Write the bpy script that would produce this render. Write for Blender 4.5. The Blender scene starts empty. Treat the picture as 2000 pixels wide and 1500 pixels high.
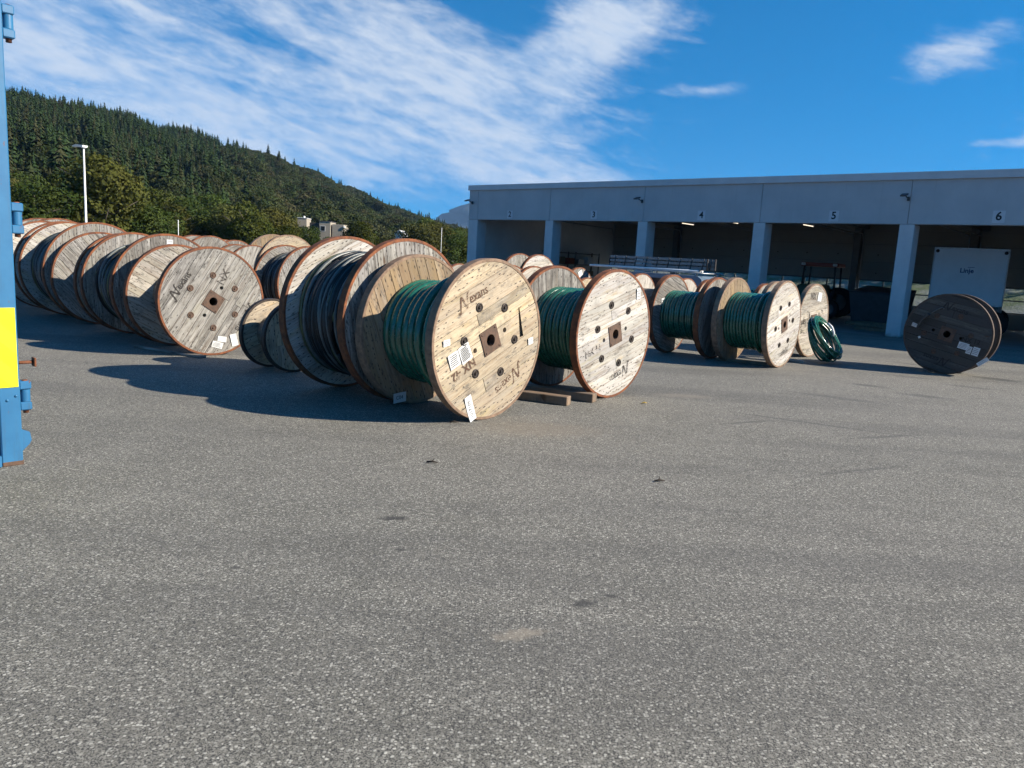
import bpy, math, random
import numpy as np
from mathutils import Matrix, Vector
from mathutils.geometry import tessellate_polygon

random.seed(7); rng = np.random.default_rng(7)
S = bpy.context.scene
COL = S.collection
rad = math.radians

# ------------------------------------------------------------------ camera
EYE = 1.8
PITCH, ROLL = rad(9.2), rad(3.2)
cam_d = bpy.data.cameras.new('camera'); cam = bpy.data.objects.new('camera', cam_d); COL.objects.link(cam)
cam_d.sensor_width = 36.0; cam_d.lens = 27.0; cam_d.clip_start = 0.05; cam_d.clip_end = 30000
fw = Vector((0, math.cos(PITCH), -math.sin(PITCH))); rt = Vector((1, 0, 0)); up = rt.cross(fw)
rt2 = math.cos(ROLL) * rt + math.sin(ROLL) * up
up2 = -math.sin(ROLL) * rt + math.cos(ROLL) * up
cm = Matrix((rt2, up2, -fw)).transposed().to_4x4(); cm.translation = (0, 0, EYE)
cam.matrix_world = cm
S.camera = cam

# ------------------------------------------------------------------ light
SUN_AZ, SUN_EL = rad(-9.0), rad(29.8)              # direction towards the sun, azimuth from +X
S.view_settings.view_transform = 'Standard'; S.view_settings.look = 'None'
S.view_settings.exposure = 0.98; S.view_settings.gamma = 1.0; S.view_settings.use_curve_mapping = False
S.cycles.max_bounces = 5; S.cycles.diffuse_bounces = 2; S.cycles.glossy_bounces = 2; S.cycles.transmission_bounces = 4; S.cycles.transparent_max_bounces = 8
S.cycles.use_adaptive_sampling = True; S.cycles.adaptive_threshold = 0.02
world = bpy.data.worlds.new('World'); S.world = world; world.use_nodes = True
world.cycles.sampling_method = 'MANUAL'; world.cycles.sample_map_resolution = 256

class NT:
    """small node-tree helper"""
    def __init__(s, tree): s.t = tree; s.n = tree.nodes; s.l = tree.links
    def node(s, kind, **kw):
        n = s.n.new(kind)
        for k, v in kw.items(): setattr(n, k, v)
        return n
    def put(s, sock, v):
        if isinstance(v, bpy.types.NodeSocket): s.l.new(v, sock)
        elif v is not None: sock.default_value = v
    def math(s, op, a, b=None, c=None, clamp=False):
        n = s.node('ShaderNodeMath', operation=op); n.use_clamp = clamp
        s.put(n.inputs[0], a)
        if b is not None: s.put(n.inputs[1], b)
        if c is not None: s.put(n.inputs[2], c)
        return n.outputs[0]
    def vmath(s, op, a, b=None):
        n = s.node('ShaderNodeVectorMath', operation=op); s.put(n.inputs[0], a)
        if b is not None: s.put(n.inputs[1], b)
        return n.outputs['Value'] if op in ('DOT_PRODUCT', 'LENGTH', 'DISTANCE') else n.outputs[0]
    def noise(s, vec, scale, detail=4, rough=.55, dist=0):
        n = s.node('ShaderNodeTexNoise'); s.put(n.inputs['Vector'], vec)
        n.inputs['Scale'].default_value = scale; n.inputs['Detail'].default_value = detail
        n.inputs['Roughness'].default_value = rough; n.inputs['Distortion'].default_value = dist
        return n.outputs[0]
    def voro(s, vec, scale, feature='F1', out='Distance', rand=1.0):
        n = s.node('ShaderNodeTexVoronoi', feature=feature); s.put(n.inputs['Vector'], vec)
        n.inputs['Scale'].default_value = scale; n.inputs['Randomness'].default_value = rand
        return n.outputs[out]
    def ramp(s, fac, lo, hi):
        return s.math('SMOOTHSTEP', fac, lo, hi) if False else s._sm(fac, lo, hi)
    def _sm(s, fac, lo, hi):
        n = s.node('ShaderNodeMapRange', interpolation_type='SMOOTHSTEP'); s.put(n.inputs[0], fac)
        n.inputs[1].default_value = lo; n.inputs[2].default_value = hi
        return n.outputs[0]
    def lin(s, fac, lo, hi, a, b):
        n = s.node('ShaderNodeMapRange'); s.put(n.inputs[0], fac)
        n.inputs[1].default_value = lo; n.inputs[2].default_value = hi; n.inputs[3].default_value = a; n.inputs[4].default_value = b
        return n.outputs[0]
    def mix(s, fac, a, b, mode='MIX'):
        n = s.node('ShaderNodeMix', data_type='RGBA', blend_type=mode)
        s.put(n.inputs[0], fac)
        for i, v in ((6, a), (7, b)):
            if isinstance(v, tuple) and len(v) == 3: v = (*v, 1)
            s.put(n.inputs[i], v)
        return n.outputs[2]
    def scale(s, vec, xyz):
        n = s.node('ShaderNodeMapping'); s.put(n.inputs[0], vec); n.inputs['Scale'].default_value = xyz
        return n.outputs[0]
    def rgbmul(s, col, val):
        n = s.node('ShaderNodeVectorMath', operation='SCALE'); s.put(n.inputs[0], col); s.put(n.inputs['Scale'], val)
        return n.outputs[0]

def build_world():
    T = NT(world.node_tree); bg = T.n['Background']
    sky = T.node('ShaderNodeTexSky', sky_type='NISHITA'); sky.sun_disc = False
    sky.sun_elevation = SUN_EL; sky.sun_rotation = math.pi / 2 - SUN_AZ
    sky.altitude = 0; sky.air_density = 1.0; sky.dust_density = 0.1; sky.ozone_density = 3.0
    hs = T.node('ShaderNodeHueSaturation'); hs.inputs['Saturation'].default_value = 1.74; hs.inputs['Hue'].default_value = 0.497; hs.inputs['Value'].default_value = 1.62
    T.put(hs.inputs['Color'], sky.outputs[0])
    d = T.node('ShaderNodeTexCoord').outputs['Generated']
    T.put(sky.inputs[0], T.vmath('ADD', d, (0, 0, .16)))             # clear northern air: no dust band at the horizon
    sep = T.node('ShaderNodeSeparateXYZ'); T.put(sep.inputs[0], d)
    z = T.math('MAXIMUM', sep.outputs[2], 0.03)
    zz = T.math('ADD', z, 0.10)
    comb = T.node('ShaderNodeCombineXYZ')
    T.put(comb.inputs[0], T.math('DIVIDE', sep.outputs[0], zz)); T.put(comb.inputs[1], T.math('DIVIDE', sep.outputs[1], zz))
    plane = comb.outputs[0]
    # cloud banks: (direction, half width, half height, tilt deg, weight); elsewhere a thin general cover
    banks = [((-.261, .947, .187), .44, .070, -13, .62), ((-.03, .978, .196), .135, .048, -4, .80),
             ((-.19, .946, .264), .17, .050, -14, .66), ((.078, .955, .288), .080, .034, 2, 1.05),
             ((.035, .968, .246), .060, .028, 10, .85), ((.451, .858, .243), .050, .022, 20, .95),
             ((-.44, .863, .215), .26, .060, -14, .60), ((-.060, .991, .112), .13, .011, -6, .55),
             ((.085, .990, .110), .055, .010, -6, .55), ((.216, .953, .211), .05, .006, 4, .62),
             ((.53, .843, .152), .03, .006, 12, .66), ((-.22, .97, .135), .26, .038, -10, .52), ((-.46, .86, .165), .20, .055, -8, .58),
             ((.49, .86, .15), .02, .004, 5, .5), ((-.31, .925, .222), .10, .020, -12, -.55), ((-.12, .96, .15), .12, .02, -10, .25), ((-.012, .965, .268), .055, .035, 20, -.55)]
    acc = None
    for c, ra, rb, tilt, wt in banks:
        c = Vector(c).normalized(); e1 = Vector((c.y, -c.x, 0)).normalized(); e2 = e1.cross(c) * -1
        if e2.z < 0: e2 = -e2
        t = rad(tilt); f1 = e1 * math.cos(t) + e2 * math.sin(t); f2 = -e1 * math.sin(t) + e2 * math.cos(t)
        a = T.vmath('DOT_PRODUCT', d, tuple(f1 / ra)); b = T.vmath('DOT_PRODUCT', d, tuple(f2 / rb))
        q = T.math('ADD', T.math('MULTIPLY', a, a), T.math('MULTIPLY', b, b))
        front = T.math('GREATER_THAN', T.vmath('DOT_PRODUCT', d, tuple(c)), 0.0)
        m = T.math('MULTIPLY', T.math('POWER', 2.718, T.math('MULTIPLY', q, -0.75)), wt)
        m = T.math('MULTIPLY', m, front)
        acc = m if acc is None else T.math('ADD', acc, m)
    acc = T.math('MINIMUM', acc, 1.0)
    sl = T.node('ShaderNodeCombineXYZ'); T.put(sl.inputs[0], sep.outputs[0]); T.put(sl.inputs[1], sep.outputs[1]); T.put(sl.inputs[2], T.math('ADD', sep.outputs[2], T.math('MULTIPLY', sep.outputs[0], .22)))
    n1 = T.noise(T.scale(sl.outputs[0], (3.2, 3.2, 13)), 1.0, 3, .52, 0)
    n2 = T.noise(T.scale(sl.outputs[0], (8, 8, 30)), 1.0, 5, .62, .6)
    n3 = T.noise(T.scale(sl.outputs[0], (26, 26, 70)), 1.0, 5, .64, 0)
    nn = T.math('ADD', T.math('MULTIPLY', n1, .30), T.math('ADD', T.math('MULTIPLY', n2, .38), T.math('MULTIPLY', n3, .32)))
    gen = T.math('MULTIPLY', T._sm(T.noise(plane, .55, 3), .52, .75), .34)          # scattered cover over the whole sky
    dens = T.math('ADD', T.math('ADD', T.math('MULTIPLY', acc, .60), gen), T.math('MULTIPLY', T.math('SUBTRACT', nn, .5), 2.0))
    cov = T.math('MULTIPLY', T._sm(dens, .14, .86), .86)
    ccol = T.mix(T._sm(nn, .36, .62), (4.9, 6.5, 8.8), (7.2, 7.9, 8.9))
    T.put(bg.inputs[0], T.mix(cov, hs.outputs[0], ccol)); bg.inputs[1].default_value = 0.052
build_world()

sun_d = bpy.data.lights.new('sun', 'SUN'); sun = bpy.data.objects.new('sun', sun_d); COL.objects.link(sun)
sun_d.energy = 5.0; sun_d.angle = rad(0.53); sun_d.color = (1.0, 0.90, 0.75)
sdir = Vector((math.cos(SUN_AZ) * math.cos(SUN_EL), math.sin(SUN_AZ) * math.cos(SUN_EL), math.sin(SUN_EL)))
sun.rotation_euler = sdir.to_track_quat('Z', 'Y').to_euler(); sun.location = (20, -4, 30)

# ------------------------------------------------------------------ materials
MATS = {}
def new_mat(name):
    m = bpy.data.materials.new(name); m.use_nodes = True; MATS[name] = m
    T = NT(m.node_tree); T.bsdf = T.n['Principled BSDF']; T.out = T.n['Material Output']
    return m, T
def finish(T, col=None, rough=None, bump=None, bstr=.3, bdist=.01, **kw):
    b = T.bsdf
    if col is not None: T.put(b.inputs['Base Color'], (*col, 1) if isinstance(col, tuple) and len(col) == 3 else col)
    if rough is not None: T.put(b.inputs['Roughness'], rough)
    if bump is not None:
        n = T.node('ShaderNodeBump'); n.inputs['Strength'].default_value = bstr; n.inputs['Distance'].default_value = bdist
        T.put(n.inputs['Height'], bump); T.l.new(n.outputs[0], b.inputs['Normal'])
    for k, v in kw.items(): T.put(b.inputs[k.replace('_', ' ')], v)
def objco(T): return T.node('ShaderNodeTexCoord').outputs['Object']

def mat_wood():
    m, T = new_mat('weathered_wood'); co = objco(T)
    info = T.node('ShaderNodeObjectInfo')
    off = T.node('ShaderNodeCombineXYZ'); T.put(off.inputs[0], T.math('MULTIPLY', info.outputs['Random'], 37.0)); T.put(off.inputs[1], T.math('MULTIPLY', info.outputs['Random'], 11.0)); T.put(off.inputs[2], T.math('MULTIPLY', info.outputs['Random'], 71.0))
    v = T.vmath('ADD', co, off.outputs[0])
    wob = T.noise(T.scale(v, (1.2, 3, 1)), 1.5, 2)
    vw = T.vmath('ADD', v, T.rgbmul(T.vmath('SUBTRACT', wob, (.5, .5, .5)), .05))
    broad = T.noise(T.scale(vw, (1.3, 9, 2)), 2.0, 5, .62)
    grain = T.noise(T.scale(vw, (1.1, 21, 4)), 2.0, 6, .70)
    fine = T.noise(T.scale(vw, (5, 70, 12)), 2.0, 4, .75)
    knot = T.voro(T.scale(v, (2.1, 6.5, .1)), 1.0)
    kn = T.math('SUBTRACT', 1.0, T._sm(knot, .05, .14))
    ks = T.math('GREATER_THAN', T.noise(T.scale(v, (1.5, 4, 1)), 1.3, 1), .52)
    kn = T.math('MULTIPLY', kn, ks)
    base = info.outputs['Color']; wear = info.outputs['Alpha']
    pl = T.lin(info.outputs['Random'], 0, 1, .58, .86)
    c = T.rgbmul(base, pl)
    # grey weathering of the surface
    g = T.mix(T._sm(broad, .35, .68), (.115, .110, .102), (.385, .372, .345))
    c = T.mix(T.math('MULTIPLY', T._sm(T.noise(T.scale(v, (.8, 3, 1)), 1.8, 4), .34, .62), T.math('MULTIPLY', wear, .95)), c, g)
    dark = T.math('MULTIPLY', T._sm(grain, .47, .64), T.math('ADD', .34, T.math('MULTIPLY', wear, .50)))
    c = T.mix(dark, c, T.mix(wear, (.21, .115, .05), (.055, .051, .047)), 'DARKEN')
    c = T.mix(T.math('MULTIPLY', T._sm(fine, .52, .72), .42), c, (.10, .078, .06), 'DARKEN')
    c = T.mix(T.math('MULTIPLY', kn, .85), c, (.075, .038, .018), 'DARKEN')
    blot = T._sm(T.noise(T.scale(v, (2.8, 8, 1)), 1.7, 7, .78), .55, .63)       # grey-black mildew
    c = T.mix(T.math('MULTIPLY', blot, T.math('ADD', .58, T.math('MULTIPLY', wear, .22))), c, (.070, .066, .061), 'DARKEN')
    amber = T._sm(T.noise(T.scale(v, (1.1, 5, 1)), 1.9, 4, .6), .55, .72)        # yellowed heartwood
    c = T.mix(T.math('MULTIPLY', amber, T.math('MULTIPLY', T.math('SUBTRACT', 1.0, wear), .55)), c, (.50, .285, .10), 'DARKEN')
    # the far mildew that crosses from board to board
    geo = T.node('ShaderNodeNewGeometry').outputs['Position']
    dirt = T._sm(T.noise(geo, 2.1, 8, .76), .52, .64)
    c = T.mix(T.math('MULTIPLY', dirt, T.math('ADD', .25, T.math('MULTIPLY', wear, .35))), c, (.095, .089, .081), 'DARKEN')
    h = T.math('ADD', T.math('MULTIPLY', grain, .8), T.math('MULTIPLY', fine, .4))
    finish(T, c, .86, h, .7, .005)
mat_wood()

def mat_rust():
    m, T = new_mat('rusty_steel'); co = objco(T)
    a = T.noise(co, 9, 6, .65); b = T.noise(co, 45, 4, .6)
    c = T.mix(T._sm(a, .35, .68), (.105, .036, .016), (.25, .082, .026))
    c = T.mix(T.math('MULTIPLY', T._sm(b, .5, .75), .6), c, (.07, .030, .02))
    finish(T, c, .8, b, .35, .003)
mat_rust()
def mat_hub():
    m, T = new_mat('hub_rust'); co = objco(T)
    a = T.noise(co, 14, 6, .7); b = T.noise(co, 60, 4, .6)
    c = T.mix(T._sm(a, .35, .68), (.070, .043, .030), (.125, .068, .042))
    finish(T, T.mix(T.math('MULTIPLY', T._sm(b, .5, .75), .5), c, (.05, .03, .02)), .75, b, .3, .003)
mat_hub()
def mat_plain(name, col, rough=.6, var=.25, scale=6.0, bump=.15, bd=.003, **kw):
    m, T = new_mat(name); co = objco(T)
    a = T.noise(co, scale, 6, .65)
    f = T.lin(a, .3, .7, 1 - var, 1 + var)
    finish(T, T.rgbmul((*col,), f) if False else T.rgbmul(T.mix(0.0, col, col), f), rough, T.noise(co, scale * 8, 3), bump, bd, **kw)
    return m
mat_plain('old_rim', (.20, .13, .085), .75, .45, 14)
mat_plain('dim_rim', (.075, .050, .036), .8, .4, 14)
mat_plain('dark_bolt', (.055, .045, .04), .5, .4, 30, Metallic=.6)
mat_plain('nail_dark', (.035, .026, .022), .7, .4, 40)
mat_plain('paper', (.60, .61, .61), .8, .06, 12)
mat_plain('ink', (.02, .02, .025), .8, .1, 10)
mat_plain('cable_black', (.010, .011, .012), .50, .3, 8)
mat_plain('cable_grey', (.11, .125, .125), .38, .3, 8)
mat_plain('cable_yellowgreen', (.085, .10, .045), .35, .3, 8)
mat_plain('cable_slate', (.022, .034, .040), .40, .3, 8)
mat_plain('white_plastic', (.75, .76, .76), .4, .1, 5)
mat_plain('galvanised', (.42, .44, .46), .45, .2, 12, Metallic=.7)
mat_plain('ladder_metal', (.20, .21, .215), .5, .25, 12, Metallic=.3)
mat_plain('lamp_white', (.72, .73, .73), .45, .1, 3)
mat_plain('dark_rubber', (.02, .02, .022), .85, .3, 10)
mat_plain('truck_white', (.62, .65, .68), .4, .06, 2)
mat_plain('dark_machine', (.035, .045, .055), .5, .3, 5)
mat_plain('van_paint', (.12, .18, .25), .3, .1, 2)
mat_plain('green_paint', (.04, .11, .07), .5, .2, 4)
mat_plain('red_paint', (.26, .05, .035), .5, .2, 4)
mat_plain('floor_concrete', (.20, .20, .195), .8, .25, 1.2)
mat_plain('door_panel_grey', (.27, .27, .25), .55, .08, 1.5)
mat_plain('steel_frame', (.13, .14, .145), .55, .2, 3)
mat_plain('interior_wall', (.66, .67, .66), .7, .12, .8)
mat_plain('ceiling_grey', (.22, .23, .23), .7, .12, .8)
mat_plain('beam_wood', (.17, .125, .085), .9, .35, 12)
mat_plain('cardboard', (.25, .18, .11), .9, .2, 6)
mat_plain('house_cladding', (.34, .30, .24), .8, .12, 2)
mat_plain('house_dark', (.06, .055, .05), .8, .2, 2)
mat_plain('white_paint', (.74, .74, .73), .6, .08, 2)
mat_plain('roof_dark', (.08, .075, .075), .8, .2, 2)
mat_plain('bark', (.13, .11, .09), .95, .4, 6)
mat_plain('leaf_yellow', (.55, .36, .05), .8, .2, 30)
mat_plain('twig_dark', (.03, .022, .016), .9, .3, 40)

def mat_facade():
    m, T = new_mat('facade_paint'); co = objco(T)
    a = T.noise(co, .8, 6, .65); b = T.noise(T.scale(co, (3, 3, .8)), 1.2, 6, .7)
    c = T.mix(T._sm(a, .3, .7), (.40, .415, .43), (.46, .475, .485))
    c = T.mix(T.math('MULTIPLY', T._sm(b, .58, .74), .35), c, (.52, .53, .54))
    st = T._sm(T.noise(T.scale(co, (9, 9, .35)), 1.0, 5, .7), .55, .75)
    c = T.mix(T.math('MULTIPLY', st, .22), c, (.25, .25, .24))               # rain streaks
    finish(T, c, .72, T.noise(co, 40, 4), .08, .004)
    m, T = new_mat('column_paint'); co = objco(T)
    s = T.node('ShaderNodeSeparateXYZ'); T.put(s.inputs[0], co)
    a = T.noise(co, 1.8, 6, .65)
    c = T.mix(T._sm(a, .3, .7), (.50, .51, .52), (.57, .58, .585))
    low = T.math('MULTIPLY', T._sm(T.math('ADD', s.outputs[2], T.math('MULTIPLY', T.noise(co, 7, 5, .7), .30)), .30, .14), .8)
    c = T.mix(low, c, (.15, .14, .11))                    # splash dirt at the foot
    finish(T, c, .7, T.noise(co, 30, 4), .1, .004)
mat_facade()

def mat_cable_green():
    m, T = new_mat('cable_green'); co = objco(T)
    a = T.noise(co, 7, 5, .6)
    finish(T, T.mix(T._sm(a, .3, .7), (.012, .088, .056), (.022, .135, .086)), T.lin(T.noise(co, 20, 4), .3, .7, .14, .32), T.noise(co, 60, 3), .03, .002, Coat_Weight=.6, Coat_Roughness=.12)
mat_cable_green()

def mat_stencil(name, col, lo):
    m, T = new_mat(name); co = objco(T)
    info = T.node('ShaderNodeObjectInfo')
    v = T.vmath('ADD', co, T.rgbmul(T.mix(0.0, (9, 5, 3), (9, 5, 3)), T.math('MULTIPLY', info.outputs['Random'], 7.0)))
    a = T.math('ADD', T.math('MULTIPLY', T.noise(T.scale(v, (3, 30, 1)), 3.0, 5, .7), .6), T.math('MULTIPLY', T.noise(v, 10, 4, .6), .4))
    al = T.math('MULTIPLY', T._sm(a, lo, lo + .10), .92)
    finish(T, col, .9, Alpha=al)
mat_stencil('stencil_black', (.035, .03, .028), .36)
mat_stencil('stencil_faded', (.055, .048, .043), .425)
mat_stencil('stencil_brown', (.10, .055, .035), .42)
mat_stencil('stencil_soot', (.03, .026, .022), .49)

def mat_asphalt():
    m, T = new_mat('asphalt'); co = objco(T)
    flat = T.scale(co, (1, 1, 0))
    warp = T.vmath('ADD', flat, T.rgbmul(T.noise(flat, 60, 2), .012))
    vc = T.voro(warp, 74.0, 'F1', 'Color'); vd = T.voro(warp, 74.0, 'F1', 'Distance'); vc2 = T.voro(warp, 190.0, 'F1', 'Color')
    sp = T.node('ShaderNodeSeparateColor'); T.put(sp.inputs[0], vc); sp2 = T.node('ShaderNodeSeparateColor'); T.put(sp2.inputs[0], vc2)
    big = T.noise(co, .22, 6, .6); mid = T.noise(co, 1.6, 6, .65)
    c = T.mix(T._sm(mid, .30, .72), (.119, .114, .096), (.156, .149, .127))
    c = T.mix(T.math('MULTIPLY', T._sm(big, .35, .68), .5), c, (.160, .150, .133))
    c = T.mix(T._sm(sp2.outputs[0], .55, .60), c, T.rgbmul(c, 1.55))          # fine chips
    c = T.mix(T.math('MULTIPLY', T._sm(sp2.outputs[1], .66, .70), .85), c, (.030, .030, .030))   # bitumen between them
    stone = T.math('MULTIPLY', T._sm(sp.outputs[0], .42, .98), T.math('SUBTRACT', 1.0, T._sm(vd, .38, .58)))
    c = T.mix(T.math('MULTIPLY', stone, .9), c, T.mix(sp.outputs[1], (.27, .263, .228), (.55, .53, .465)))
    hole = T.math('MULTIPLY', T._sm(sp.outputs[2], .80, .84), T.math('SUBTRACT', 1.0, T._sm(vd, .30, .50)))
    c = T.mix(T.math('MULTIPLY', hole, .92), c, (.018, .022, .023))
    lane = T.node('ShaderNodeMapping'); T.put(lane.inputs[0], co); lane.inputs['Rotation'].default_value = (0, 0, rad(28)); lane.inputs['Scale'].default_value = (.10, .85, 1)
    ln = T._sm(T.noise(lane.outputs[0], 1.0, 5, .62), .47, .66)                     # rolled wheel lanes
    c = T.mix(T.math('MULTIPLY', ln, .34), c, (.062, .061, .059))
    sn = T.math('MULTIPLY', T.math('SUBTRACT', T.noise(co, 14, 4, .7), .5), 1.9)
    # stains, each with its own place and shape
    for (x, y, rx, ry, ang, col, k) in [(-.76, 5.06, .11, .05, 15, (.022, .022, .022), .8), (.45, 3.88, .08, .05, 30, (.03, .03, .03), .75), (.60, 4.0, .05, .03, 0, (.03, .03, .03), .6), (-1.5, 4.1, .04, .03, 0, (.03, .03, .03), .6), (2.9, 9.2, .5, .05, 28, (.04, .04, .04), .55), (4.4, 8.8, .6, .06, 24, (.04, .04, .04), .5), (3.3, 7.1, .8, .05, 26, (.045, .045, .045), .4),
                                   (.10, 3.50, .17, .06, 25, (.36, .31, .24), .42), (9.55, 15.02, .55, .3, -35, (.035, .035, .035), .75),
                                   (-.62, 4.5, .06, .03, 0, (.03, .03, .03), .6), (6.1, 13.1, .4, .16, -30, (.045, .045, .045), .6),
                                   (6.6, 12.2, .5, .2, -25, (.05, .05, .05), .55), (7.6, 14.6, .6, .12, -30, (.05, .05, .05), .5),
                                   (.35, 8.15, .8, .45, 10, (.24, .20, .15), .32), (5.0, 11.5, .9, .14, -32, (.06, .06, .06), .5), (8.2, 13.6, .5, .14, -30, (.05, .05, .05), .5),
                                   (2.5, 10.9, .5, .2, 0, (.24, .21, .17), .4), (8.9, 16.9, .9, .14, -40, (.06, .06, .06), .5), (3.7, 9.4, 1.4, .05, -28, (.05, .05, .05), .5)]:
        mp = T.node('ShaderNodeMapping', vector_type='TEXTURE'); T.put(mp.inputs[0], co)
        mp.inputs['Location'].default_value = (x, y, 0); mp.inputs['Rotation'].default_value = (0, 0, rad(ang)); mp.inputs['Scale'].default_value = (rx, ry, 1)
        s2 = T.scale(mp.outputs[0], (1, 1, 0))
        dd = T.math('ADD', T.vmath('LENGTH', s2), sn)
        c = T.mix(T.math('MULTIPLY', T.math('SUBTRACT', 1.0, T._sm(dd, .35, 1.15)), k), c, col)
    h = T.math('ADD', T.math('MULTIPLY', stone, .6), T.math('ADD', T.math('MULTIPLY', sp2.outputs[2], .5), T.math('MULTIPLY', hole, -.8)))
    finish(T, c, .85, h, .35, .004)
mat_asphalt()

def mat_paint_blue():
    m, T = new_mat('blue_paint'); co = objco(T)
    a = T.noise(co, 3, 6, .6); sc = T.noise(T.scale(co, (6, 6, 2)), 2.5, 7, .75)
    c = T.mix(T._sm(a, .3, .7), (.022, .125, .265), (.030, .155, .31))
    c = T.mix(T.math('MULTIPLY', T._sm(T.noise(T.scale(co, (14, 14, 1.2)), 1.0, 6, .7), .5, .75), .45), c, (.045, .075, .10))
    c = T.mix(T._sm(sc, .625, .66), c, (.15, .06, .03))
    finish(T, c, .42, T.noise(co, 25, 4), .1, .004)
    m, T = new_mat('reflective_yellow'); co = objco(T)
    s = T.node('ShaderNodeSeparateXYZ'); T.put(s.inputs[0], co)
    st = T.math('SINE', T.math('MULTIPLY', T.math('ADD', s.outputs[1], s.outputs[2]), 22.0))
    finish(T, T.mix(T._sm(st, -.15, .15), (.72, .70, .008), (.80, .76, .015)), .4)
    m, T = new_mat('far_ground'); co = objco(T)
    c = T.mix(T._sm(T.noise(co, .05, 7, .65), .35, .65), (.028, .045, .016), (.075, .065, .035))
    finish(T, c, .95, T.noise(co, .6, 5), .6, .6)
    m, T = new_mat('far_rock'); co = objco(T)
    c = T.mix(T._sm(T.noise(co, .004, 8, .65), .42, .6), (.016, .026, .015), (.06, .06, .055))
    finish(T, c, .95)
    m, T = new_mat('gravel_bank'); co = objco(T)
    c = T.mix(T._sm(T.noise(co, .5, 7, .7), .40, .60), (.27, .265, .235), (.11, .135, .065))
    finish(T, c, .95, T.noise(co, 6, 5), .6, .1)
    m, T = new_mat('window_glass')
    finish(T, (.75, .80, .80), .05, Transmission_Weight=1.0, IOR=1.1)
    m, T = new_mat('dark_glass')
    finish(T, (.02, .025, .03), .06)
    m, T = new_mat('tube_lit')
    e = T.node('ShaderNodeEmission'); e.inputs[0].default_value = (1.0, .86, .66, 1); e.inputs[1].default_value = .8
    T.l.new(e.outputs[0], T.out.inputs[0])
mat_paint_blue()

def mat_leaf(name, c0, c1, c2, rnd_hi=1.3, tr=.25):
    m, T = new_mat(name); co = objco(T); info = T.node('ShaderNodeObjectInfo')
    rr = info.outputs['Random']
    a = T.noise(co, .55, 4, .6); b = T.noise(co, 5, 3, .7)
    c = T.mix(T._sm(a, .32, .68), c0, c1)
    c = T.mix(T.math('MULTIPLY', T._sm(rr, .55, 1.0), .75), c, c2)
    c = T.rgbmul(c, T.math('MULTIPLY', T.lin(b, .3, .7, .6, 1.4), T.lin(T.math('FRACT', T.math('MULTIPLY', rr, 7.3)), 0, 1, .65, rnd_hi)))
    d = T.node('ShaderNodeBsdfDiffuse'); t = T.node('ShaderNodeBsdfTranslucent'); mx = T.node('ShaderNodeMixShader'); mx.inputs[0].default_value = tr
    T.put(d.inputs[0], c); T.put(t.inputs[0], c); T.l.new(d.outputs[0], mx.inputs[1]); T.l.new(t.outputs[0], mx.inputs[2]); T.l.new(mx.outputs[0], T.out.inputs[0])
mat_leaf('leaf_broad', (.038, .066, .018), (.075, .095, .026), (.095, .085, .030))
mat_leaf('leaf_olive', (.048, .068, .016), (.088, .096, .024), (.10, .092, .030))
mat_leaf('leaf_hill', (.036, .056, .022), (.064, .072, .030), (.080, .072, .038))
mat_leaf('needle', (.020, .040, .018), (.036, .055, .022), (.055, .052, .028), 1.3, .1)

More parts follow.
